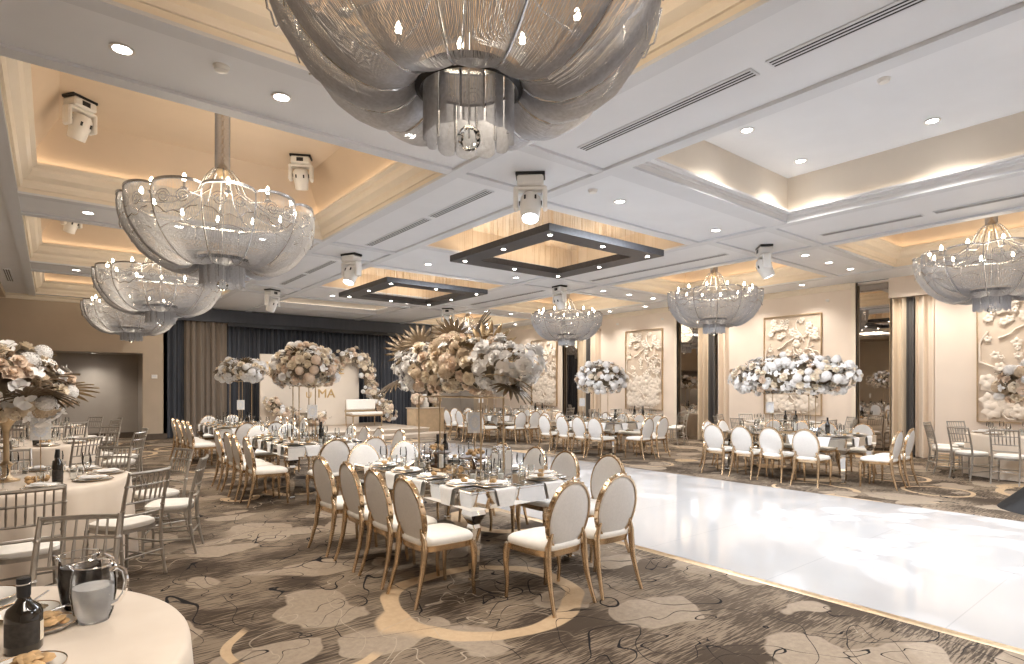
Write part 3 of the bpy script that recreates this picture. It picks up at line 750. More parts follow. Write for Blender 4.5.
# round tables
RR=.91
def make_round():
    t=thing('round_table','','table')
    MB().lathe([(.001,.725),(RR-.02,.725),(RR-.01,.735),(RR-.01,.745),(RR-.02,.75),(.001,.75)],40).build('tabletop',M['wood'],t)
    MB().lathe([(.26,0),(.26,.03),(.05,.06),(.04,.70),(.2,.724)],20,cap=True).build('pedestal',M['dark'],t)
    return t
def cloth_mesh():
    n=96; rs=[]
    for r in (.02,.4,.8,RR-.012): rs.append([(r*cos(2*PI*j/n),r*sin(2*PI*j/n),.762) for j in range(n)])
    rs.append([(RR*cos(2*PI*j/n),RR*sin(2*PI*j/n),.757) for j in range(n)])
    for z in (.74,.70,.6,.45,.3,.15,.012):
        f=(.757-z)/.745; ring=[]
        for j in range(n):
            a=2*PI*j/n; w=.5+.5*sin(a*17+.7*sin(a*3)); r=RR+.008+f**.8*(.015+.11*w**1.5)*.55
            ring.append((r*cos(a),r*sin(a),z))
        rs.append(ring)
    return MB().rings(rs,cap=False).add([(.0,0,.762)],[]).mesh('tablecloth',M['cloth'],60)
rt=Proto(make_round()); clm=cloth_mesh()
ROUND=[(-.53,2.41,'the foreground round table'),(-.3,6.9,'the second left round table'),(-.3,11.4,'the third left round table'),(-.3,15.9,'the farthest left round table'),
       (13.8,2.4,'the nearest right round table'),(13.75,6.9,'the second right round table'),(13.75,11.4,'the third right round table'),(13.75,15.9,'the farthest right round table')]
CHA={0:[(66,1.3)],1:[(-84,1.5),(-52,1.22),(-16,1.12),(20,1.16),(56,1.15),(92,1.15),(128,1.15)],
     2:[(-100,1.15),(-64,1.15),(-28,1.15),(8,1.15),(44,1.15),(80,1.15),(116,1.15)],3:[(-100,1.15),(-64,1.15),(-28,1.15),(8,1.15),(44,1.15),(80,1.15)],
     4:[(152,1.18),(178,1.18),(121,1.2),(92,1.15),(58,1.2),(-150,1.2)],5:[(a,1.17) for a in (-154,-118,-82,-46,26,62,98,134,170)],6:[(a,1.17) for a in (-154,-118,-82,-46,26,62,98,134,170)],7:[(a,1.17) for a in (-154,-118,-82,62,98,134,170)]}
def compass(a):
    a=a%360; k=round(((270-a)%360)/30)%12   # clock as seen from above with the camera side at six o'clock
    h=(6+k-1)%12+1
    return ['one','two','three','four','five','six','seven','eight','nine','ten','eleven','twelve'][h-1]+" o'clock"
for i,(x,y,nm) in enumerate(ROUND):
    rt.at((x,y,0),.3*i,'round banquet table under cream cloth, '+nm.replace('the ',''),'round banquet tables')
    o=put('tablecloth',clm,None,(x,y,0),(0,0,.4*i)); tag(o,'cream satin floor-length cloth draped over '+nm,'tablecloth','round tablecloths')
    for a,r in CHA[i]:
        q=math.radians(a); r=max(r,1.26); chiav.at((x+r*cos(q),y+r*sin(q),0),q+PI/2+rnd.uniform(-.08,.08),"silver spindle-back chair with white cushion at %s around %s"%(compass(a),nm),'spindle-back chairs around '+nm)
    for a in ((98,62,26,134) if i==0 else (-106,-70,-34,2,38,74,110,146,-142)):
        if i==0 and a not in (98,134,62): continue
        q=math.radians(a); SET.append((x+RR*cos(q),y+RR*sin(q),.764,q+PI/2,"%s place of %s"%(compass(a),nm),3 if i==0 else 0,nm))
# ------------------------------------------------------------------ tableware
def protothing(name,cat,parts):
    t=thing(name,'',cat)
    for nm,mb,m,sm in parts: mb.build(nm,m,t,sm)
    return Proto(t)
charger=protothing('charger_plate','plate',[('plate_body',MB().lathe([(.001,.004),(.10,.004),(.105,.006),(.150,.012)],28).lathe([(.001,0),(.10,0),(.150,.010)],28),M['plate'],40),('gold_rim',MB().lathe([(.146,.0125),(.153,.0145),(.156,.012),(.150,.009)],28),M['gold'],40)])
plate=protothing('dinner_plate','plate',[('plate_body',MB().lathe([(.001,.006),(.075,.006),(.085,.009),(.122,.017)],24).lathe([(.001,.001),(.07,.001),(.120,.014)],24),M['plate'],40),('gold_rim',MB().lathe([(.118,.0165),(.124,.0185),(.126,.0165),(.121,.014)],24),M['gold'],40)])
def wine():
    return protothing('wine_glass','glass',[('bowl',MB().lathe([(.004,.088),(.022,.098),(.036,.125),(.038,.155),(.031,.205)],14),M['glass'],60),('stem',MB().lathe([(.032,.0),(.030,.003),(.006,.010),(.0045,.05),(.006,.088)],10),M['glass'],60)])
wineg=wine()
tumbler=protothing('water_tumbler','glass',[('glass_body',MB().lathe([(.001,.004),(.028,.004),(.035,.11),(.037,.11),(.031,0),(.001,0)],14),M['glass'],60)])
def nap():
    mb=MB()
    def fn(u,v):   # from under the plate, over the edge, and down
        L=.27*v; w=.105*(1-.36*max(0,(L-.13)/.14)); x=(u*2-1)*w; f=.003*sin(u*14)
        if L<.12: return (x,.115-L,.0022)
        return (x,-.013-.001-abs(f),.0022-(L-.12)-(0 if abs(u-.5)<.5 else 0))
    mb.grid(fn,8,14)
    return mb
napk=protothing('draped_napkin','napkin',[('linen',nap(),M['napkin'],60)])
fold=protothing('folded_napkin','napkin',[('linen',MB().bbox(-.045,.045,-.10,.10,0,.012,.004).bbox(-.04,.04,-.09,.095,.012,.02,.003),M['napkin'],30)])
def favor():
    mb=MB(); mb.sphere((0,0,.018),.024,9,5,.75); mb.sphere((.022,.012,.016),.016,8,5); mb.sphere((-.02,.014,.015),.015,8,5)
    return protothing('bread_roll','bread roll',[('crust',mb,M['food'],60)])
roll=favor()
knife=protothing('table_knife','cutlery',[('blade',MB().bbox(-.009,.009,-.01,.11,0,.002,.0008),M['silver'],30),('handle',MB().bbox(-.007,.007,-.11,-.01,0,.006,.002),M['silver'],30)])
fk=MB().bbox(-.004,.004,-.10,.04,0,.004,.0015).bbox(-.011,.011,.04,.06,0,.004,.0015)
for x in (-.009,-.003,.003,.009): fk.bbox(x-.0015,x+.0015,.06,.10,0,.003,.0006)
fork=protothing('table_fork','cutlery',[('fork_body',fk,M['silver'],30)])
def setat(p,s,lx,ly,dz,label,group,rz=0):
    x,y,z,a=s[:4]; return p.at((x+lx*cos(a)-ly*sin(a),y+lx*sin(a)+ly*cos(a),z+dz),a+rz,label,group)
for s in SET:
    ph,d=s[4],s[5]; tb=s[6]
    if d==3: continue
    iy=.165 if d else .19
    setat(charger,s,0,iy,.003 if d else 0,'gold-rimmed charger plate at the '+ph,'charger plates on '+tb)
    setat(plate,s,0,iy,.0175 if d else .0145,'white dinner plate at the '+ph,'dinner plates on '+tb)
    if d: 
        setat(napk,s,0,0,0,'white napkin hanging off the edge, '+ph,'hanging napkins on '+tb)
        setat(roll,s,0,iy,.025,'small tan bread roll at the '+ph,'bread rolls on '+tb)
    else: setat(fold,s,0,iy,.0215,'folded white napkin at the '+ph,'folded napkins on '+tb,.3)
    setat(wineg,s,.15,iy+.15,0,'clear stemmed wine glass at the '+ph,'wine glasses on '+tb)
    setat(tumbler,s,.05,iy+.205,0,'clear water tumbler at the '+ph,'water tumblers on '+tb)
    if d==2: 
        setat(knife,s,.185,iy-.03,.0005,'silver knife at the '+ph,'knives on '+tb); setat(fork,s,-.185,iy-.03,.0005,'silver fork at the '+ph,'forks on '+tb)
def bottle_mb(): return MB().lathe([(.001,0),(.036,0),(.039,.008),(.039,.165),(.034,.19),(.017,.225),(.0145,.24),(.0145,.285)],18)
bott=protothing('wine_bottle','bottle',[('bottle_body',bottle_mb(),M['bottle'],50),('paper_label',MB().lathe([(.0395,.05),(.0395,.13)],18),M['dlabel'],50),('capsule',MB().lathe([(.0155,.235),(.0165,.29),(.0165,.305),(.001,.306)],14),M['dark'],40)])
stemc=MB().lathe([(.001,.0),(.055,.0),(.058,.006),(.02,.012),(.018,.05),(.03,.06),(.036,.062)],16)
votive=protothing('glass_candle_holder','candle holder',[('cup',MB().lathe([(.001,.003),(.034,.003),(.038,.09),(.04,.09),(.036,0),(.001,0)],14),M['glass'],50),('candle',MB().lathe([(.001,.004),(.028,.004),(.028,.05),(.001,.052)],12),M['ivory'],50)])
tall=protothing('tall_candle_holder','candle holder',[('base',stemc,M['gold'],50),('hurricane_glass',MB().lathe([(.036,.062),(.036,.30)],16),M['glass'],50),('candle',MB().lathe([(.022,.063),(.022,.19),(.001,.192)],12),M['ivory'],50)])
stand=protothing('cake_stand','cake stand',[('top',MB().lathe([(.001,.14),(.15,.14),(.155,.147),(.15,.154),(.001,.154)],24),M['wood'],40),('stem',MB().lathe([(.07,0),(.07,.012),(.025,.03),(.02,.09),(.04,.139)],16,cap=True),M['wood'],50)])
rl=random.Random(4)
pm=MB()
for q in range(16): pm.sphere((rl.uniform(-.075,.075),rl.uniform(-.075,.075),.02+rl.uniform(0,.045)),rl.uniform(.018,.026),8,5,.8)
pastry=protothing('pastry_pile','food',[('pastries',pm,M['food'],60)])
bowl=protothing('silver_serving_bowl','bowl',[('bowl_body',MB().lathe([(.05,0),(.055,.006),(.03,.02),(.09,.06),(.11,.10),(.114,.10),(.10,.055),(.001,.03)],20),M['silver'],50)])
def numcard():
    t=thing('table_number_stand','','table sign')
    MB().lathe([(.001,.0),(.06,.0),(.06,.008),(.012,.014)],18).build('base',M['gold'],t)
    MB().tube([(0,0,.01),(0,0,.40)],.005,6).build('pole',M['gold'],t)
    c=MB().bbox(-.075,.075,-.004,.004,.36,.57,.002).build('card',M['card'],t,20)
    o=MB()
    for k in range(14):
        a=2*PI*k/14; o.lathe([(.001,0),(.012,.0005),(.014,0)],6,(0,0,0)).xf(Matrix.Translation((.048*cos(a),-.0046,.465+.07*sin(a)))@Matrix.Rotation(PI/2,4,'X'),len(o.v)-18)
    o.build('card_ornament',M['band'],c,0)
    return Proto(t)
ncard=numcard()
for i,(x,y0,nm) in enumerate(LONG):
    n=nm.replace('the ','')
    for k,(dx,dy) in enumerate(((-.22,.55),(.2,.75),(-.17,1.55),(.22,1.75),(.0,.42),(.02,2.0))):
        votive.at((x+dx,y0+dy,TH),0,'small glass votive candle among the settings of '+nm,'votive candles on '+nm)
    for k,(dx,dy) in enumerate(((-.28,1.0),(.28,1.3))): tall.at((x+dx,y0+dy,TH),0,'gold footed hurricane candle, %s one on %s'%(('nearer','farther')[k],nm),'hurricane candles on '+nm)
    if i: bott.at((x+.08,y0+.60,TH),0,'dark wine bottle on '+nm,'table bottles'); ncard.at((x-.05,y0+.62 if i<3 else y0+1.6,TH),-math.atan2(x,y0+1),'white ornate table card on a gold pole on '+nm,'table cards')
    if i>2: bowl.at((x+.18,y0+.85,TH),0,'silver serving bowl on '+nm,'serving bowls')
nm='the foreground mirrored table'
bott.at((3.55,5.72,TH),0,'taller black bottle at the far end of '+nm,'table bottles'); bott.at((3.44,5.70,TH-.0),0,'black bottle left of the taller one on '+nm,'table bottles')
p=stand.at((3.22,5.36,TH),0,'dark wooden cake stand, farther one on '+nm,'cake stands'); stand.at((3.27,4.72,TH),0,'dark wooden cake stand of pastries, nearer one on '+nm,'cake stands')
pastry.at((3.27,4.72,TH+.154),0,'pile of tan pastries on the nearer dark cake stand','pastry piles'); pastry.at((3.22,5.36,TH+.154),1,'pile of tan pastries on the farther dark cake stand','pastry piles')
pastry.at((3.05,4.75,TH),2,'low pile of golden pastries at the middle of '+nm,'pastry piles')
ncard.at((3.42,4.93,TH+.0),-.62,'white ornate table card on a gold pole at the middle of '+nm,'table cards').scale=(1,1,1.02)
# arched clear display box and vases
t=thing('mirrored_lantern','clear arched glass lantern with silver frame on the foreground mirrored table','lantern',(3.40,4.45,TH),.5)
g_=MB(); prof=[(-.085,0),(-.085,.18)]+[(-.085*cos(a*PI/8),.18+.085*sin(a*PI/8)) for a in range(1,8)]+[(.085,.18),(.085,0)]
for y in (-.07,.07): g_.add([(x,y,z) for x,z in prof],[tuple(range(len(prof)))])
g_.build('glass_panes',M['glass'],t,0)
fm=MB()
for y in (-.07,.07): fm.tube([(x,y,z) for x,z in prof],.006,5)
for x,z in prof[::2]+[prof[-1]]: fm.tube([(x,-.07,z),(x,.07,z)],.005,5)
fm.bbox(-.09,.09,-.075,.075,0,.01,.003).build('lantern_frame',M['silver'],t); MB().lathe([(.03,.01),(.03,.12),(.001,.122)],14).build('candle',M['ivory'],t)
vase=protothing('clear_vase','vase',[('vase_body',MB().lathe([(.001,.004),(.045,.0),(.03,.03),(.04,.09),(.055,.16),(.075,.19)],18),M['glassd'],50)])
vase.at((3.28,5.86,TH),0,'clear flared glass vase at the far end of '+nm,'clear vases'); vase.at((3.02,5.2,TH),0,'clear flared glass vase behind the golden pastries on '+nm,'clear vases'); vase.at((3.12,4.42,TH),0,'clear flared glass vase at the near middle of '+nm,'clear vases')
# round table centres
for i,(x,y,nm) in enumerate(ROUND):
    if i==0: continue
    bott.at((x+(.34 if i==1 else .12),y-.52,.764) if i<4 else (x-.25,y-.2,.764),0,'dark wine bottle standing on '+nm,'table bottles')
    if i>3: bott.at((x-.05,y-.35,.764),0,'second dark wine bottle nearer the camera on '+nm,'table bottles')
    for k in range(5):
        a=k*2*PI/5+.5; votive.at((x+.34*cos(a),y+.34*sin(a),.764),0,'small glass votive candle around the centre of '+nm,'votive candles on '+nm)
    pastry.at((x+.45*cos(-1.1),y+.45*sin(-1.1),.764),0,'low pile of tan pastries on '+nm,'pastry piles')
    if i in (1,2,3): ncard.at((x+.22,y-.05,.764),0.0,'white ornate table card on a gold pole on '+nm,'table cards')
# ------------------------------------------------------------------ foreground round table items
TZ=.764
def jug(name,label,loc,rz,liquid,lm,top):
    t=thing(name,label,'pitcher',loc,rz); t.scale=(.80,.80,.83)
    body=MB().lathe([(.001,.006),(.058,.006),(.072,.04),(.083,.12),(.080,.19),(.072,.225),(.078,.24)],28).lathe([(.001,0),(.060,0),(.076,.04),(.087,.12),(.084,.19),(.076,.225),(.083,.243)],28)
    # spout
    for k,(x,y,z) in enumerate(body.v):
        if z>.20:
            d=math.atan2(y,x)-PI; d=(d+PI)%(2*PI)-PI
            if abs(d)<.6: f=(1-abs(d)/.6)*(z-.20)/.04*.03; body.v[k]=(x-f,y,z)
    body.build('glass_body',M['glassd'],t,50)
    MB().lathe([(.001,.008),(.055,.008),(.069,.04),(.079,.12),(.078,min(.19,top)),(.074,top),(.001,top)],24).build(liquid,lm,t,50)
    MB().tube([(.075,0,.215),(.105,0,.232),(.135,0,.215),(.145,0,.17),(.135,0,.12),(.11,0,.085),(.080,0,.07)],[.010,.0105,.011,.011,.011,.010,.009],8).build('handle',M['glassh'],t)
    rm=MB().tube([(.0805*cos(a*PI/14),.0805*sin(a*PI/14),.243) for a in range(28)],.003,5,loop=True); rm.build('rim',M['glassh'],t)
jug('water_pitcher','clear glass pitcher of iced water in front on the foreground round table',(.118,2.575,TZ),-.62,'iced_water',M['frost'],.15)
jug('cola_pitcher','clear glass pitcher of dark cola behind the water pitcher',(.085,2.77,TZ),-.45,'cola',M['cola'],.19)
t=thing('liquor_bottle','dark squat bottle with tan label, foreground left on the round table','bottle',(-.07,2.42,TZ),.3); t.scale=(.98,.98,.86)
MB().lathe([(.001,0),(.046,0),(.05,.008),(.05,.135),(.044,.158),(.022,.18),(.0165,.195),(.0165,.225)],24).build('bottle_body',M['bottle'],t,50)
MB().lathe([(.0185,.20),(.0195,.26),(.019,.268),(.001,.269)],18).build('cap',M['dark'],t,40)
MB().lathe([(.0192,.243),(.0205,.244),(.0205,.248),(.0192,.249)],18).build('cap_band',M['silver'],t,40)
lab=MB().grid(lambda u,v:(.0508*cos(-.9+1.5*u),.0508*sin(-.9+1.5*u),.035+.07*v),12,2); lab.build('paper_label',M['label'],t,60)
lab=MB().grid(lambda u,v:(.0506*cos(-3.2+2.2*u),.0506*sin(-3.2+2.2*u),.03+.085*v),12,2); lab.build('dark_label',M['dlabel'],t,60)
# plates of food
def platter(x,y,r,label,seed,foodm):
    t=thing('food_plate',label,'plate',(x,y,TZ)); MB().lathe([(.001,.006),(r*.65,.006),(r,.020),(r*1.01,.018),(r*.66,0),(.001,0)],32).build('plate_body',M['plate'],t,50)
    MB().lathe([(r*.985,.0195),(r*1.01,.022),(r*1.02,.019)],32).build('gold_rim',M['gold'],t,50)
    f=thing('flatbread_pile' if foodm=='food' else 'herb_salad','%s on the %s'%('pieces of tan flatbread' if foodm=='food' else 'dark leafy herbs',label),'food',(x,y,TZ+.0075))
    q=random.Random(seed); mb=MB()
    for k in range(22 if foodm=='food' else 46):
        a=q.uniform(0,6.28); d=q.uniform(0,r*.6); w=q.uniform(.025,.042) if foodm=='food' else q.uniform(.012,.022); h=.004+q.uniform(0,.03)*(1-d/r)
        mm=Matrix.Translation((d*cos(a),d*sin(a),h+.008))@Matrix.Rotation(q.uniform(0,6),4,'Z')@Matrix.Rotation(q.uniform(-.5,.5),4,'X')
        b=MB().lathe([(.001,.004),(w*.8,.004),(w,0),(w*.8,-.004),(.001,-.004)],9,sx=1,sy=.6); mb.merge(b,mm)
    mb.build('pieces',M['food'] if foodm=='food' else M['brown'],f,50)
platter(-.063,2.22,.10,'small gold-rimmed plate lowest left of the foreground table',1,'food')
platter(-.012,2.585,.085,'small white plate behind the squat liquor bottle',2,'food')
platter(-.07,2.78,.095,'round plate of dark herbs left of the pitchers',3,'herb')
def place_full(x,y,rz,w):
    def L(lx,ly): return (x+lx*cos(rz)-ly*sin(rz),y+lx*sin(rz)+ly*cos(rz))
    charger.at((*L(0,0),TZ),rz,'gold-rimmed charger plate at the %s of the foreground round table'%w,'charger plates on the foreground round table')
    plate.at((*L(0,0),TZ+.0145),rz,'white dinner plate at the %s of the foreground round table'%w,'dinner plates on the foreground round table')
    fold.at((*L(0,0),TZ+.0215),rz+.5,'folded white napkin on the plate at the %s of the foreground round table'%w,'folded napkins on the foreground round table')
    knife.at((*L(.185,0),TZ+.0005),rz,'silver knife at the %s of the foreground round table'%w,'knives on the foreground round table'); fork.at((*L(-.185,0),TZ+.0005),rz,'silver fork at the %s of the foreground round table'%w,'forks on the foreground round table')
place_full(-.22,3.04,PI-.40,'far side'); place_full(-.80,3.03,PI+.4,'far left side')
t=thing('serving_spoon','silver serving spoon pointing at the pitchers on the foreground round table','cutlery',(-.02,2.685,TZ+.02),-1.25)
MB().tube([(0,-.10,.012),(0,0,.006),(0,.06,.012)],[.004,.004,.005],6).build('handle',M['silver'],t); MB().lathe([(.001,-.004),(.014,-.001),(.019,.006)],14,(0,.088,.010),sy=1.5).build('spoon_bowl',M['silver'],t)
# ------------------------------------------------------------------ flowers
def petal_ring(mb,n,r0,L,w,up,z0,cup,off=0):
    for k in range(n):
        a=2*PI*k/n+off
        def P(u,v):
            s=(u*2-1); ww=w*sin(PI*min(.93,.12+.85*v)); rad=r0+L*v; z=z0+up*v-cup*(v*v)-.25*ww*abs(s)*0+.3*w*s*s
            return (rad*cos(a)-s*ww*sin(a),rad*sin(a)+s*ww*cos(a),z)
        mb.grid(P,2,3)
    return mb
def rose_mb():
    mb=MB(); petal_ring(mb,6,.012,.062,.042,.035,-.012,.03); petal_ring(mb,5,.01,.045,.036,.045,-.004,.018,.5); petal_ring(mb,5,.006,.028,.028,.05,.004,.006,.2)
    mb.lathe([(.018,.0),(.022,.03),(.012,.048),(.001,.044)],8); return mb
def orchid_mb():
    mb=MB(); petal_ring(mb,3,.004,.060,.022,.006,0,.010); 
    for s in (-1,1): petal_ring(mb,1,.004,.058,.042,.010,.004,.008,PI/3 if s>0 else 2*PI/3+PI/3*0)
    petal_ring(mb,1,.002,.026,.014,.03,.006,.0,-PI/2); return mb
def hyd_mb():
    mb=MB(); r=random.Random(2)
    for k in range(46):
        z=1-1.35*(k+.5)/46; q=math.sqrt(max(0,1-z*z)); a=k*2.4; n=Vector((q*cos(a),q*sin(a),z)); c=n*.062
        M4=Matrix.Translation(c)@n.to_track_quat('Z','Y').to_matrix().to_4x4()@Matrix.Rotation(r.uniform(0,6),4,'Z')
        f=MB(); 
        for j in range(4):
            b=j*PI/2; f.add([(0,0,0),(.016*cos(b-.5),.016*sin(b-.5),.003),(.024*cos(b),.024*sin(b),.001),(.016*cos(b+.5),.016*sin(b+.5),.003)],[(0,1,2,3)])
        mb.merge(f,M4)
    mb.sphere((0,0,-.003),.056,10,6); return mb
def leaf_mb(L=.36,n=13,spread=1.95):
    # fan leaf: radiating pointed fingers joined towards the stalk
    mb=MB(); da=2*spread/n
    for k in range(n):
        a0=-spread+da*(k+.5); Lk=L*(1-.30*(abs(a0)/spread)**1.5)
        def fn(u,v):
            w=da*.5*(1.0 if v<.5 else max(.04,(1-(v-.5)/.5)**.75)); a=a0+(u*2-1)*w; r=Lk*(.04+.96*v)
            return (r*sin(a),r*cos(a),.05*v-.11*v*v+(.012 if u==.5 else 0)*v)
        mb.grid(fn,2,6)
    mb.tube([(0,-.16,-.02),(0,-.05,0),(0,.02,0)],[.006,.006,.006],5)
    return mb
FL={}
for k,m in (('blush','blush'),('cream','creamf'),('white','whitef'),('tan','tanf')):
    FL['rose',k]=rose_mb().mesh('rose',M[m],70); FL['orchid',k]=orchid_mb().mesh('orchid',M[m],70); FL['hydrangea',k]=hyd_mb().mesh('hydrangea',M[m],0)
FL['palm_leaf','bronze']=leaf_mb().mesh('palm_leaf',M['bronze'],70); FL['palm_leaf','gold']=leaf_mb().mesh('palm_leaf',M['goldleaf'],70)
def sprig_mb(n,sc,seed):
    mb=MB(); r=random.Random(seed)
    for k in range(n):
        p=sc(r); d=Vector((r.uniform(-1,1),r.uniform(-1,1),r.uniform(-.6,1))).normalized(); L=r.uniform(.04,.08); w=L*.3; s=d.cross(Vector((0,0,1))).normalized()*w
        p=Vector(p); mb.add([p,p+d*L*.5+s,p+d*L,p+d*L*.5-s],[(0,1,2,3)])
    return mb
FSZ={'rose':1.0,'orchid':1.1,'hydrangea':1.15}
def bouquet(parent,a,b,c,zc,n,seed,palette,leaves,size=1.0,low=-.75,core=True,endw=None):
    """blossoms over an ellipsoid dome (half axes a,b,c) centred at height zc"""
    r=random.Random(seed); pts=[]; tries=0; dmin=.105*size
    while len(pts)<n and tries<9000:
        tries+=1
        z=r.uniform(low,1); q=math.sqrt(1-z*z); th=r.uniform(0,2*PI); w=1+r.uniform(-.16,.15)
        nrm=Vector((q*cos(th),q*sin(th),z)); p=Vector((nrm.x*a*w,nrm.y*b*w,zc+nrm.z*c*w))
        if any((p-o).length<dmin*(1 if tries<5000 else .75) for o,_ in pts): continue
        pts.append((p,Vector((nrm.x/a,nrm.y/b,nrm.z/c)).normalized()))
    for p,nn in pts:
        e=abs(p.y)/b if b>a else abs(p.x)/a
        kind,col=palette(r,p,e)
        nn=(nn+Vector((r.uniform(-.3,.3),r.uniform(-.3,.3),r.uniform(-.2,.3)))).normalized()
        o=put(kind,FL[kind,col],parent,p); o.rotation_mode='QUATERNION'
        o.rotation_quaternion=nn.to_track_quat('Z','Y')@Matrix.Rotation(r.uniform(0,6.28),3,'Z').to_quaternion()
        s=FSZ[kind]*size*r.uniform(.85,1.2); o.scale=(s,s,s)
    for (x,y,z,dx,dy,dz,s,col) in leaves:
        o=put('palm_leaf',FL['palm_leaf',col],parent,(x,y,z)); o.rotation_mode='QUATERNION'
        d=Vector((dx,dy,dz)).normalized(); side=d.cross(Vector((0,0,1))).normalized(); face=side.cross(d).normalized()
        # leaf blade turns partly towards the room
        mtx=Matrix((side,d,face)).transposed(); o.rotation_quaternion=mtx.to_quaternion()@Matrix.Rotation(r.uniform(-.5,.5),3,'Y').to_quaternion(); o.scale=(s,)*3
    if core:
        mb=MB().lathe([(max(.001,.76*sin(PI*k/8)),-.76*cos(PI*k/8)) for k in range(9)],16); mb.v=[(x*a,y*b,zc+z*c*(1 if z>0 else .8)) for x,y,z in mb.v]; mb.build('foliage_core',M['brown'],parent)
        def sc(q):
            z=q.uniform(-.9,1); s=math.sqrt(1-z*z); th=q.uniform(0,6.28); w=q.uniform(.85,1.06); return (s*cos(th)*a*w,s*sin(th)*b*w,zc+z*c*w)
        tag(sprig_mb(int(n*3.2),sc,seed+1).build('filler_leaves',M['brown'],parent,0),kind='stuff')
def frame_stand(t,hx,hy,h):
    for sx in (-1,1):
        for sy in (-1,1): MB().tube([(sx*hx,sy*hy,0),(sx*hx,sy*hy,h)],.0085,6).build('pole',M['golds'],t)
    e=MB()
    for z in (.006,h): 
        e.tube([(-hx,-hy,z),(hx,-hy,z),(hx,hy,z),(-hx,hy,z)],.007,5,loop=True)
    e.build('stand_frame',M['golds'],t)
def pal_main(r,p,e):
    if e>.56 or (p.y>.42 and p.x<.05): return (('orchid','white') if r.random()<.72 else ('rose','white'))
    x=r.random(); return ('rose','blush') if x<.34 else ('rose','cream') if x<.6 else ('hydrangea','tan') if x<.72 else ('hydrangea','blush') if x<.84 else ('rose','tan') if x<.92 else ('orchid','white')
def pal_mix(r,p,e):
    x=r.random(); return ('rose','cream') if x<.3 else ('orchid','white') if x<.55 else ('rose','blush') if x<.75 else ('hydrangea','white') if x<.9 else ('hydrangea','tan')
def pal_white(r,p,e):
    x=r.random(); return ('orchid','white') if x<.5 else ('hydrangea','white') if x<.75 else ('rose','cream') if x<.92 else ('rose','blush')
def pal_blush(r,p,e):
    x=r.random(); return ('rose','blush') if x<.35 else ('rose','cream') if x<.65 else ('hydrangea','blush') if x<.8 else ('hydrangea','tan')
def pal_cream(r,p,e):
    x=r.random(); return ('rose','cream') if x<.45 else ('orchid','white') if x<.6 else ('hydrangea','white') if x<.72 else ('rose','blush') if x<.9 else ('hydrangea','blush')
def leaves_for(a,b,c,zc,n,seed):
    r=random.Random(seed); out=[]
    for k in range(n):
        th=2*PI*k/n+r.uniform(-.4,.4); z=r.uniform(-.1,.75); q=math.sqrt(1-z*z)
        out.append((q*cos(th)*a*.8,q*sin(th)*b*.8,zc+z*c*.8,cos(th)*.7*q,sin(th)*.9*q,r.uniform(.2,.9)*(1 if z>.2 else -.3),r.uniform(.5,.8),r.choice(('bronze','gold'))))
    return out
# foreground
t=thing('flower_arrangement','largest blush and white flower arrangement on four gold poles, foreground table','flowers',(3.2,4.90,TH))
frame_stand(t,.13,.57,.74)
lv=[(0,1.0,1.20,-.25,.5,.9,.95,'bronze'),(0,.75,1.30,.0,.35,1,.8,'bronze'),(0,.1,1.33,.1,.3,1,.8,'bronze'),(.1,-.15,1.33,.2,-.3,1,.85,'bronze'),(.02,-.48,1.15,.18,.10,1,.98,'gold'),(-.02,-.66,1.10,.6,.05,.7,1.15,'gold'),(-.1,-.9,1.0,-.2,-1,.1,1.1,'gold'),(-.1,-.95,.95,.1,-.9,-.5,1.0,'bronze'),(-.2,.9,1.0,-.6,.6,-.3,1.0,'bronze'),(-.2,-.35,1.02,-.8,-.4,.1,.8,'bronze'),(-.2,.3,1.1,-.9,.2,.2,.7,'bronze'),(.2,0,1.1,.9,0,.3,.9,'gold'),(.2,.6,1.1,.8,.5,.3,.9,'bronze')]
lv=[(a,b,c-.10+(.10 if f>.8 else 0),d,e,f,s*(1.0 if f>.8 else .72),k) for a,b,c,d,e,f,s,k in lv]
bouquet(t,.34,1.08,.275,1.03,250,11,pal_main,lv,.92)
def longflow(i,cx,cy,label,seed,n,a,b,c,pal,h=.80,size=1.1,hx=.13,hy=.4):
    t=thing('flower_arrangement',label,'flowers',(cx,cy,TH)); frame_stand(t,hx,hy,h)
    bouquet(t,a,b,c,h+c*.85,n,seed,pal,leaves_for(a,b,c,h+c*.85,9,seed),size)
longflow(1,3.2,9.45,'blush and cream flower arrangement on gold poles, middle left mirrored table',21,170,.42,.75,.34,pal_cream,.86,.95,hy=.15)
longflow(2,3.3,13.9,'white orchid flower arrangement on gold poles, far left mirrored table',22,130,.40,1.0,.26,pal_white,.98,1.0)
longflow(3,10.76,5.25,'long white flower arrangement on gold poles, near right mirrored table',23,290,.40,1.08,.37,pal_white,.72,.95)
longflow(4,10.7,9.95,'round white flower arrangement on gold poles, middle right mirrored table',24,140,.46,.60,.40,pal_white,.72,1.0,hy=.12)
longflow(5,10.76,14.6,'pale flower arrangement on gold poles, far right mirrored table',25,60,.4,.8,.30,pal_mix,.8,1.3)
def roundflow(x,y,label,seed,n,R,c,pal,h=.66,size=1.1,lv=None):
    t=thing('flower_arrangement',label,'flowers',(x,y,.764))
    MB().lathe([(.001,0),(.10,0),(.10,.012),(.05,.03),(.03,.07),(.028,.12),(.05,.15),(.022,.18),(.022,h-.12),(.035,h-.06),(.09,h+.02),(.12,h+.06)],20).build('pedestal_stand',M['golds'],t)
    bouquet(t,R,R,c,h+c*.8,n,seed,pal,lv or leaves_for(R,R,c,h+c*.8,8,seed),size)
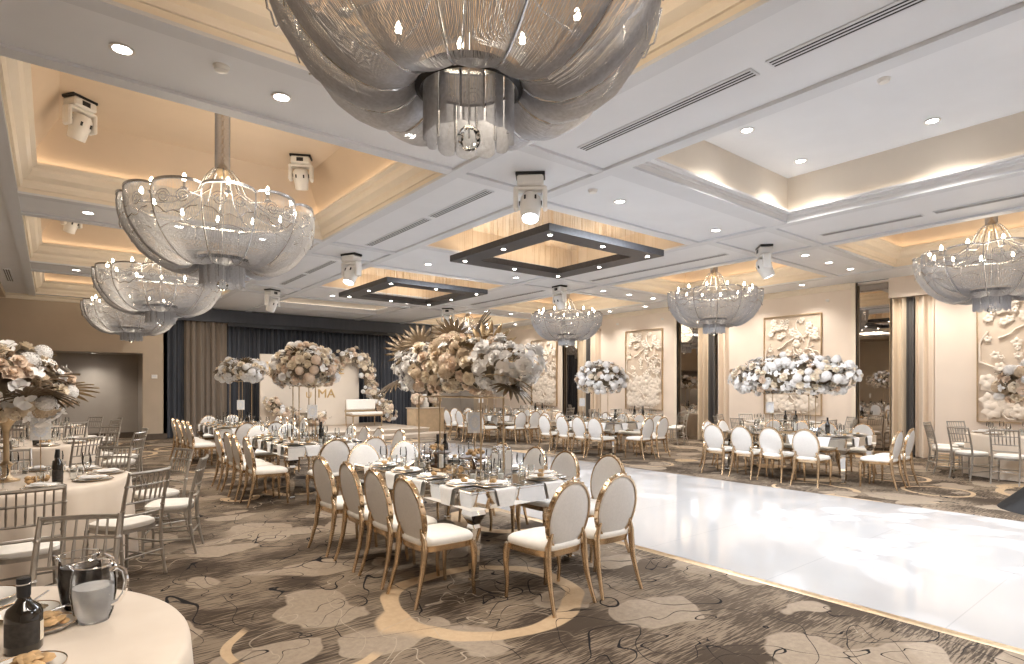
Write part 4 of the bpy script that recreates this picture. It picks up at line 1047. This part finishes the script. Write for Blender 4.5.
lv=[(.22,-.42,1.0,.95,-.25,-.15,1.15,'bronze'),(.15,-.42,.95,.5,-.6,.5,1.0,'bronze'),(.2,-.2,1.1,.9,-.3,.3,1.2,'bronze'),(.1,.3,1.2,.7,.2,.6,1.1,'gold'),(.35,0,1.0,1,-.2,.25,1.2,'gold'),(-.2,.2,1.2,-.3,.4,.9,1,'bronze')]
roundflow(-.32,6.9,'white and blush flower arrangement on a gold stand, second left round table',31,130,.42,.35,pal_mix,.55,1.05,[(a,b,c-.2,d,e,f,s*.78,k) for a,b,c,d,e,f,s,k in lv])
roundflow(-.3,15.9,'pale flower arrangement on a gold stand, farthest left round table',33,40,.36,.3,pal_mix,.6,1.3)
roundflow(13.95,2.45,'white flower arrangement on a gold stand, nearest right round table',34,80,.42,.36,pal_mix,.62,1.2)
# low centre flowers on mid tables
# ------------------------------------------------------------------ stage set
SZ=.30
t=thing('backdrop_board','cream rectangular backdrop board with gold lettering standing on the stage','backdrop',(7.1,20.2,SZ-.02))
MB().bbox(-1.72,1.72,-.05,.05,0,2.45,.01).build('board',M['panel'],t,20)
for s in (-1,1): MB().tube([(s*1.3,.06,1.6),(s*1.3,.5,.01)],.02,6).build('brace',M['dark'],t)
def letters(txt,x,z,size,parent,name):
    cu=bpy.data.curves.new(name,'FONT'); cu.body=txt; cu.size=size; cu.extrude=.012; cu.align_x='CENTER'; cu.materials.append(M['letter'])
    o=bpy.data.objects.new(name,cu); COL.objects.link(o); dg=bpy.context.evaluated_depsgraph_get(); me=bpy.data.meshes.new_from_object(o.evaluated_get(dg)); bpy.data.objects.remove(o)
    me.materials.clear(); me.materials.append(M['letter']); return put(name,me,parent,(x,-.066,z),(PI/2,0,0))
letters('Y',-1.42,1.92,.40,t,'lettering'); letters('EE',.92,1.82,.46,t,'lettering'); letters('MA',.50,.98,.44,t,'lettering'); letters('U',-.12,.98,.30,t,'lettering'); letters('&',.42,1.52,.22,t,'lettering')
def sofa():
    t=thing('loveseat','cream upholstered loveseat with gold frame on the stage','loveseat',(8.42,18.8,SZ-.02),PI)
    w=.56
    MB().bbox(-w,w,-.26,.30,.40,.50,.03).build('seat',M['ivory'],t,40)
    MB().bbox(-w+.02,w-.02,-.36,-.24,.56,.93,.04).build('backrest',M['ivory'],t,40)
    MB().bbox(-w,w,-.28,.31,.36,.41,.01).bbox(-w-.01,w+.01,-.35,-.29,.50,.56,.01).build('seat_rail',M['golds'],t,30)
    for sx in (-1,1):
        MB().tube([(sx*(w-.05),.26,.36),(sx*(w-.04),.28,.2),(sx*(w-.05),.27,0)],[.03,.022,.016],8).build('leg',M['golds'],t)
        MB().tube([(sx*(w-.03),-.32,.9),(sx*(w-.03),-.31,.4),(sx*(w-.04),-.30,0)],[.018,.022,.016],8).build('leg',M['golds'],t)
sofa()
def garland(name,label,loc,path,n,seed,rad,pal,size=1.25):
    t=thing('flower_garland',label,'flowers',loc); r=random.Random(seed); mb=MB(); mb.tube(path,[rad*.55]*len(path),8); mb.build('foliage_core',M['brown'],t)
    P=[Vector(p) for p in path]
    def pick(q):
        k=q.randrange(len(P)-1); u=q.random(); p=P[k].lerp(P[k+1],u); d=Vector((q.gauss(0,1),-abs(q.gauss(0,1)),q.gauss(0,1))).normalized(); return p,d
    for i in range(n):
        p,d=pick(r); kind,col=pal(r,p,.3); o=put(kind,FL[kind,col],t,p+d*rad*r.uniform(.55,1.15)); o.rotation_mode='QUATERNION'; o.rotation_quaternion=d.to_track_quat('Z','Y'); s=size*r.uniform(.75,1.25); o.scale=(s,s,s)
    def sc(q):
        p,d=pick(q); return p+d*rad*q.uniform(.7,1.25)
    tag(sprig_mb(n*3,sc,seed).build('filler_leaves',M['brown'],t,0),kind='stuff')
garland('g','blush flower garland arching down the right side of the backdrop board',(7.1,20.0,SZ-.02),[(.95,-.05,2.40),(1.35,-.08,2.45),(1.75,-.12,2.28),(1.95,-.15,1.8),(1.95,-.2,1.3),(2.1,-.3,.95),(2.4,-.4,.65),(2.55,-.45,.42),(2.58,-.5,.36)],190,41,.30,pal_cream,1.3)
garland('g','blush flower garland at the lower left of the backdrop board',(7.1,19.9,SZ-.02),[(-1.55,-.05,.85),(-1.2,-.1,.55),(-.8,-.15,.38),(-.2,-.2,.34),(.3,-.2,.32)],90,42,.23,pal_cream)
t=thing('cake_table','ribbed gold wooden cake table on the floor at the right end of the stage','table',(10.62,18.45,0))
MB().bbox(-.62,.62,-.36,.36,.86,.90,.01).build('tabletop',M['stage'],t,20)
mb=MB(); n=30
mb.box(-.57,.57,-.31,.31,0,.86)
for k in range(n):
    x=-.58+1.16*(k+.5)/n; mb.tube([(x,-.32,0.0),(x,-.32,.86)],.014,6)
for k in range(14):
    y=-.3+.6*(k+.5)/14; mb.tube([(-.58,y,0),(-.58,y,.86)],.014,6)
mb.build('ribbed_body',M['ply'],t)
for k,x in enumerate((-.35,.38)):
    t=thing('flower_arrangement','small peach flower arrangement on the ribbed cake table, %s one'%('left','right')[k],'flowers',(10.62+x,18.40,.90)); MB().lathe([(.05,0),(.055,.12),(.06,.16)],14).build('vase',M['golds'],t); bouquet(t,(.16),.16,.15,.30,22,50+k,pal_blush,[],1.2)
t=thing('tiered_cake','white tiered cake between the flowers on the ribbed cake table','cake',(10.62,18.52,.90)); 
for k,(r_,z0,z1) in enumerate(((.16,0,.18),(.12,.18,.34),(.08,.34,.48))): MB().lathe([(r_,z0),(r_,z1-.01),(r_-.01,z1),(.001,z1)],24).build('tier',M['plate'],t,40)
# black draped cocktail table foot at the right edge
t=thing('black_covered_high_table','black stretch cloth covered high table at the right edge beside the dance floor','table',(10.27,1.34,0))
prof=[(.78,.0),(.77,.01),(.58,.20),(.36,.42),(.22,.62),(.20,.85),(.29,1.06),(.30,1.10)]
n=32; mb=MB(); mb.rings([[(r*(1+.0*max(0,cos(4*2*PI*j/n))*(1 if z<.5 else .15))*cos(2*PI*j/n),r*(1+.0*max(0,cos(4*2*PI*j/n))*(1 if z<.5 else .15))*sin(2*PI*j/n),z) for j in range(n)] for r,z in prof]); mb.build('stretch_cover',M['black'],t,60); MB().lathe([(.305,1.09),(.305,1.11),(.001,1.112)],32).build('tabletop',M['black'],t)
# ------------------------------------------------------------------ lights
def lamp(kind,name,loc,power,col,**k):
    l=bpy.data.lights.new(name,kind); l.energy=power; l.color=col
    o=bpy.data.objects.new(name,l); COL.objects.link(o); o.location=loc
    for a,b in k.items():
        if a=='rot': o.rotation_euler=b
        else: setattr(l,a,b)
    return o
GAIN=1.0
for x,y,z,p in SPOTS: lamp('SPOT','downlight_and_added_lamp',(x,y,z),p*1.35*GAIN,(1,.93,.84),spot_size=math.radians(125),spot_blend=.9,shadow_soft_size=.06)  # downlights together with the added spots that have no fixture
for x,y,l in CH: lamp('POINT','chandelier_lamp',(x,y,3.62),20*GAIN,(1,.85,.66),shadow_soft_size=.3)
for x,y,l in CH: lamp('POINT','chandelier_uplamp',(x,y,4.02),10*GAIN,(1,.80,.56),shadow_soft_size=.25)
for y in (1.5,5.3,10.4,15.6,-2.6): lamp('AREA','added_ceiling_fill',(7.1,y,4.1),128*GAIN,(.86,.92,1),size=1.5)  # added soft fill down the middle, no fixture stands for it
for y in (.1,5.3,10.6,15.9): lamp('AREA','added_ceiling_fill',(1.7 if y>2 else 0.4,y,4.1),50*GAIN,(1,.9,.78),size=1.1)  # added warm fill over the left row, likewise without fixture
# pattern projections from the moving heads onto the dance floor
def gobo(loc,target,power,size,scale,col=(.92,.96,1)):
    o=lamp('SPOT','pattern_lamp',loc,power,col,spot_size=math.radians(size),spot_blend=.15,shadow_soft_size=.015)
    o.rotation_mode='QUATERNION'; o.rotation_quaternion=(Vector(target)-Vector(loc)).to_track_quat('-Z','Y')
    l=o.data; l.use_nodes=True; nt=l.node_tree; g=NT(nt); em=nt.nodes['Emission']
    nrm=g.n('ShaderNodeTexCoord').outputs['Normal']; s=g.n('ShaderNodeSeparateXYZ'); g.L.new(nrm,s.inputs[0])
    c=g.n('ShaderNodeCombineXYZ'); g.L.new(g.m('DIVIDE',s.outputs[0],s.outputs[2]),c.inputs[0]); g.L.new(g.m('DIVIDE',s.outputs[1],s.outputs[2]),c.inputs[1])
    v=g.vor(c.outputs[0],scale); k=g.m('SUBTRACT',1,g.step(v,.36,.46)); g.L.new(g.m('MULTIPLY_ADD',k,1.0,.04),em.inputs['Strength'])
gobo((4.6,5.2,3.7),(7.45,2.15,0),2300,34,15)
gobo((10.2,5.3,3.7),(6.2,1.2,0),2300,32,13)
gobo((4.6,10.6,3.7),(7.2,6.6,0),1700,36,15)
gobo((10.2,10.6,3.7),(6.6,9.6,0),1100,36,13)
for x,y,tx,ty,p in ((6.0,15.9,6.2,20,170),(8.6,15.9,9.0,20,260),(11.2,16.2,11.6,20.9,220),(3.9,16.2,3.6,20.9,260)):  # added spots without fixtures, lighten the drapes and garland
    o=lamp('SPOT','added_stage_fill',(x,y,H-.06),p,(1,.9,.78),spot_size=math.radians(62),spot_blend=.7,shadow_soft_size=.08); o.rotation_mode='QUATERNION'; o.rotation_quaternion=(Vector((tx,ty,1.6))-Vector((x,y,H))).to_track_quat('-Z','Y')
w=bpy.data.worlds.new('room_air'); SC.world=w; w.use_nodes=True; w.node_tree.nodes['Background'].inputs[0].default_value=(.9,.85,.8,1); w.node_tree.nodes['Background'].inputs[1].default_value=.15
# ------------------------------------------------------------------ camera
cam=bpy.data.cameras.new('camera'); co_=bpy.data.objects.new('camera',cam); COL.objects.link(co_)
co_.location=(0,0,1.6); co_.rotation_euler=(PI/2,0,-math.radians(38.4)); cam.sensor_width=36; cam.lens=580.7/1024*36; cam.shift_y=56/1024; cam.clip_start=.05
SC.camera=co_
SC.view_settings.view_transform='Standard'; SC.view_settings.exposure=.42
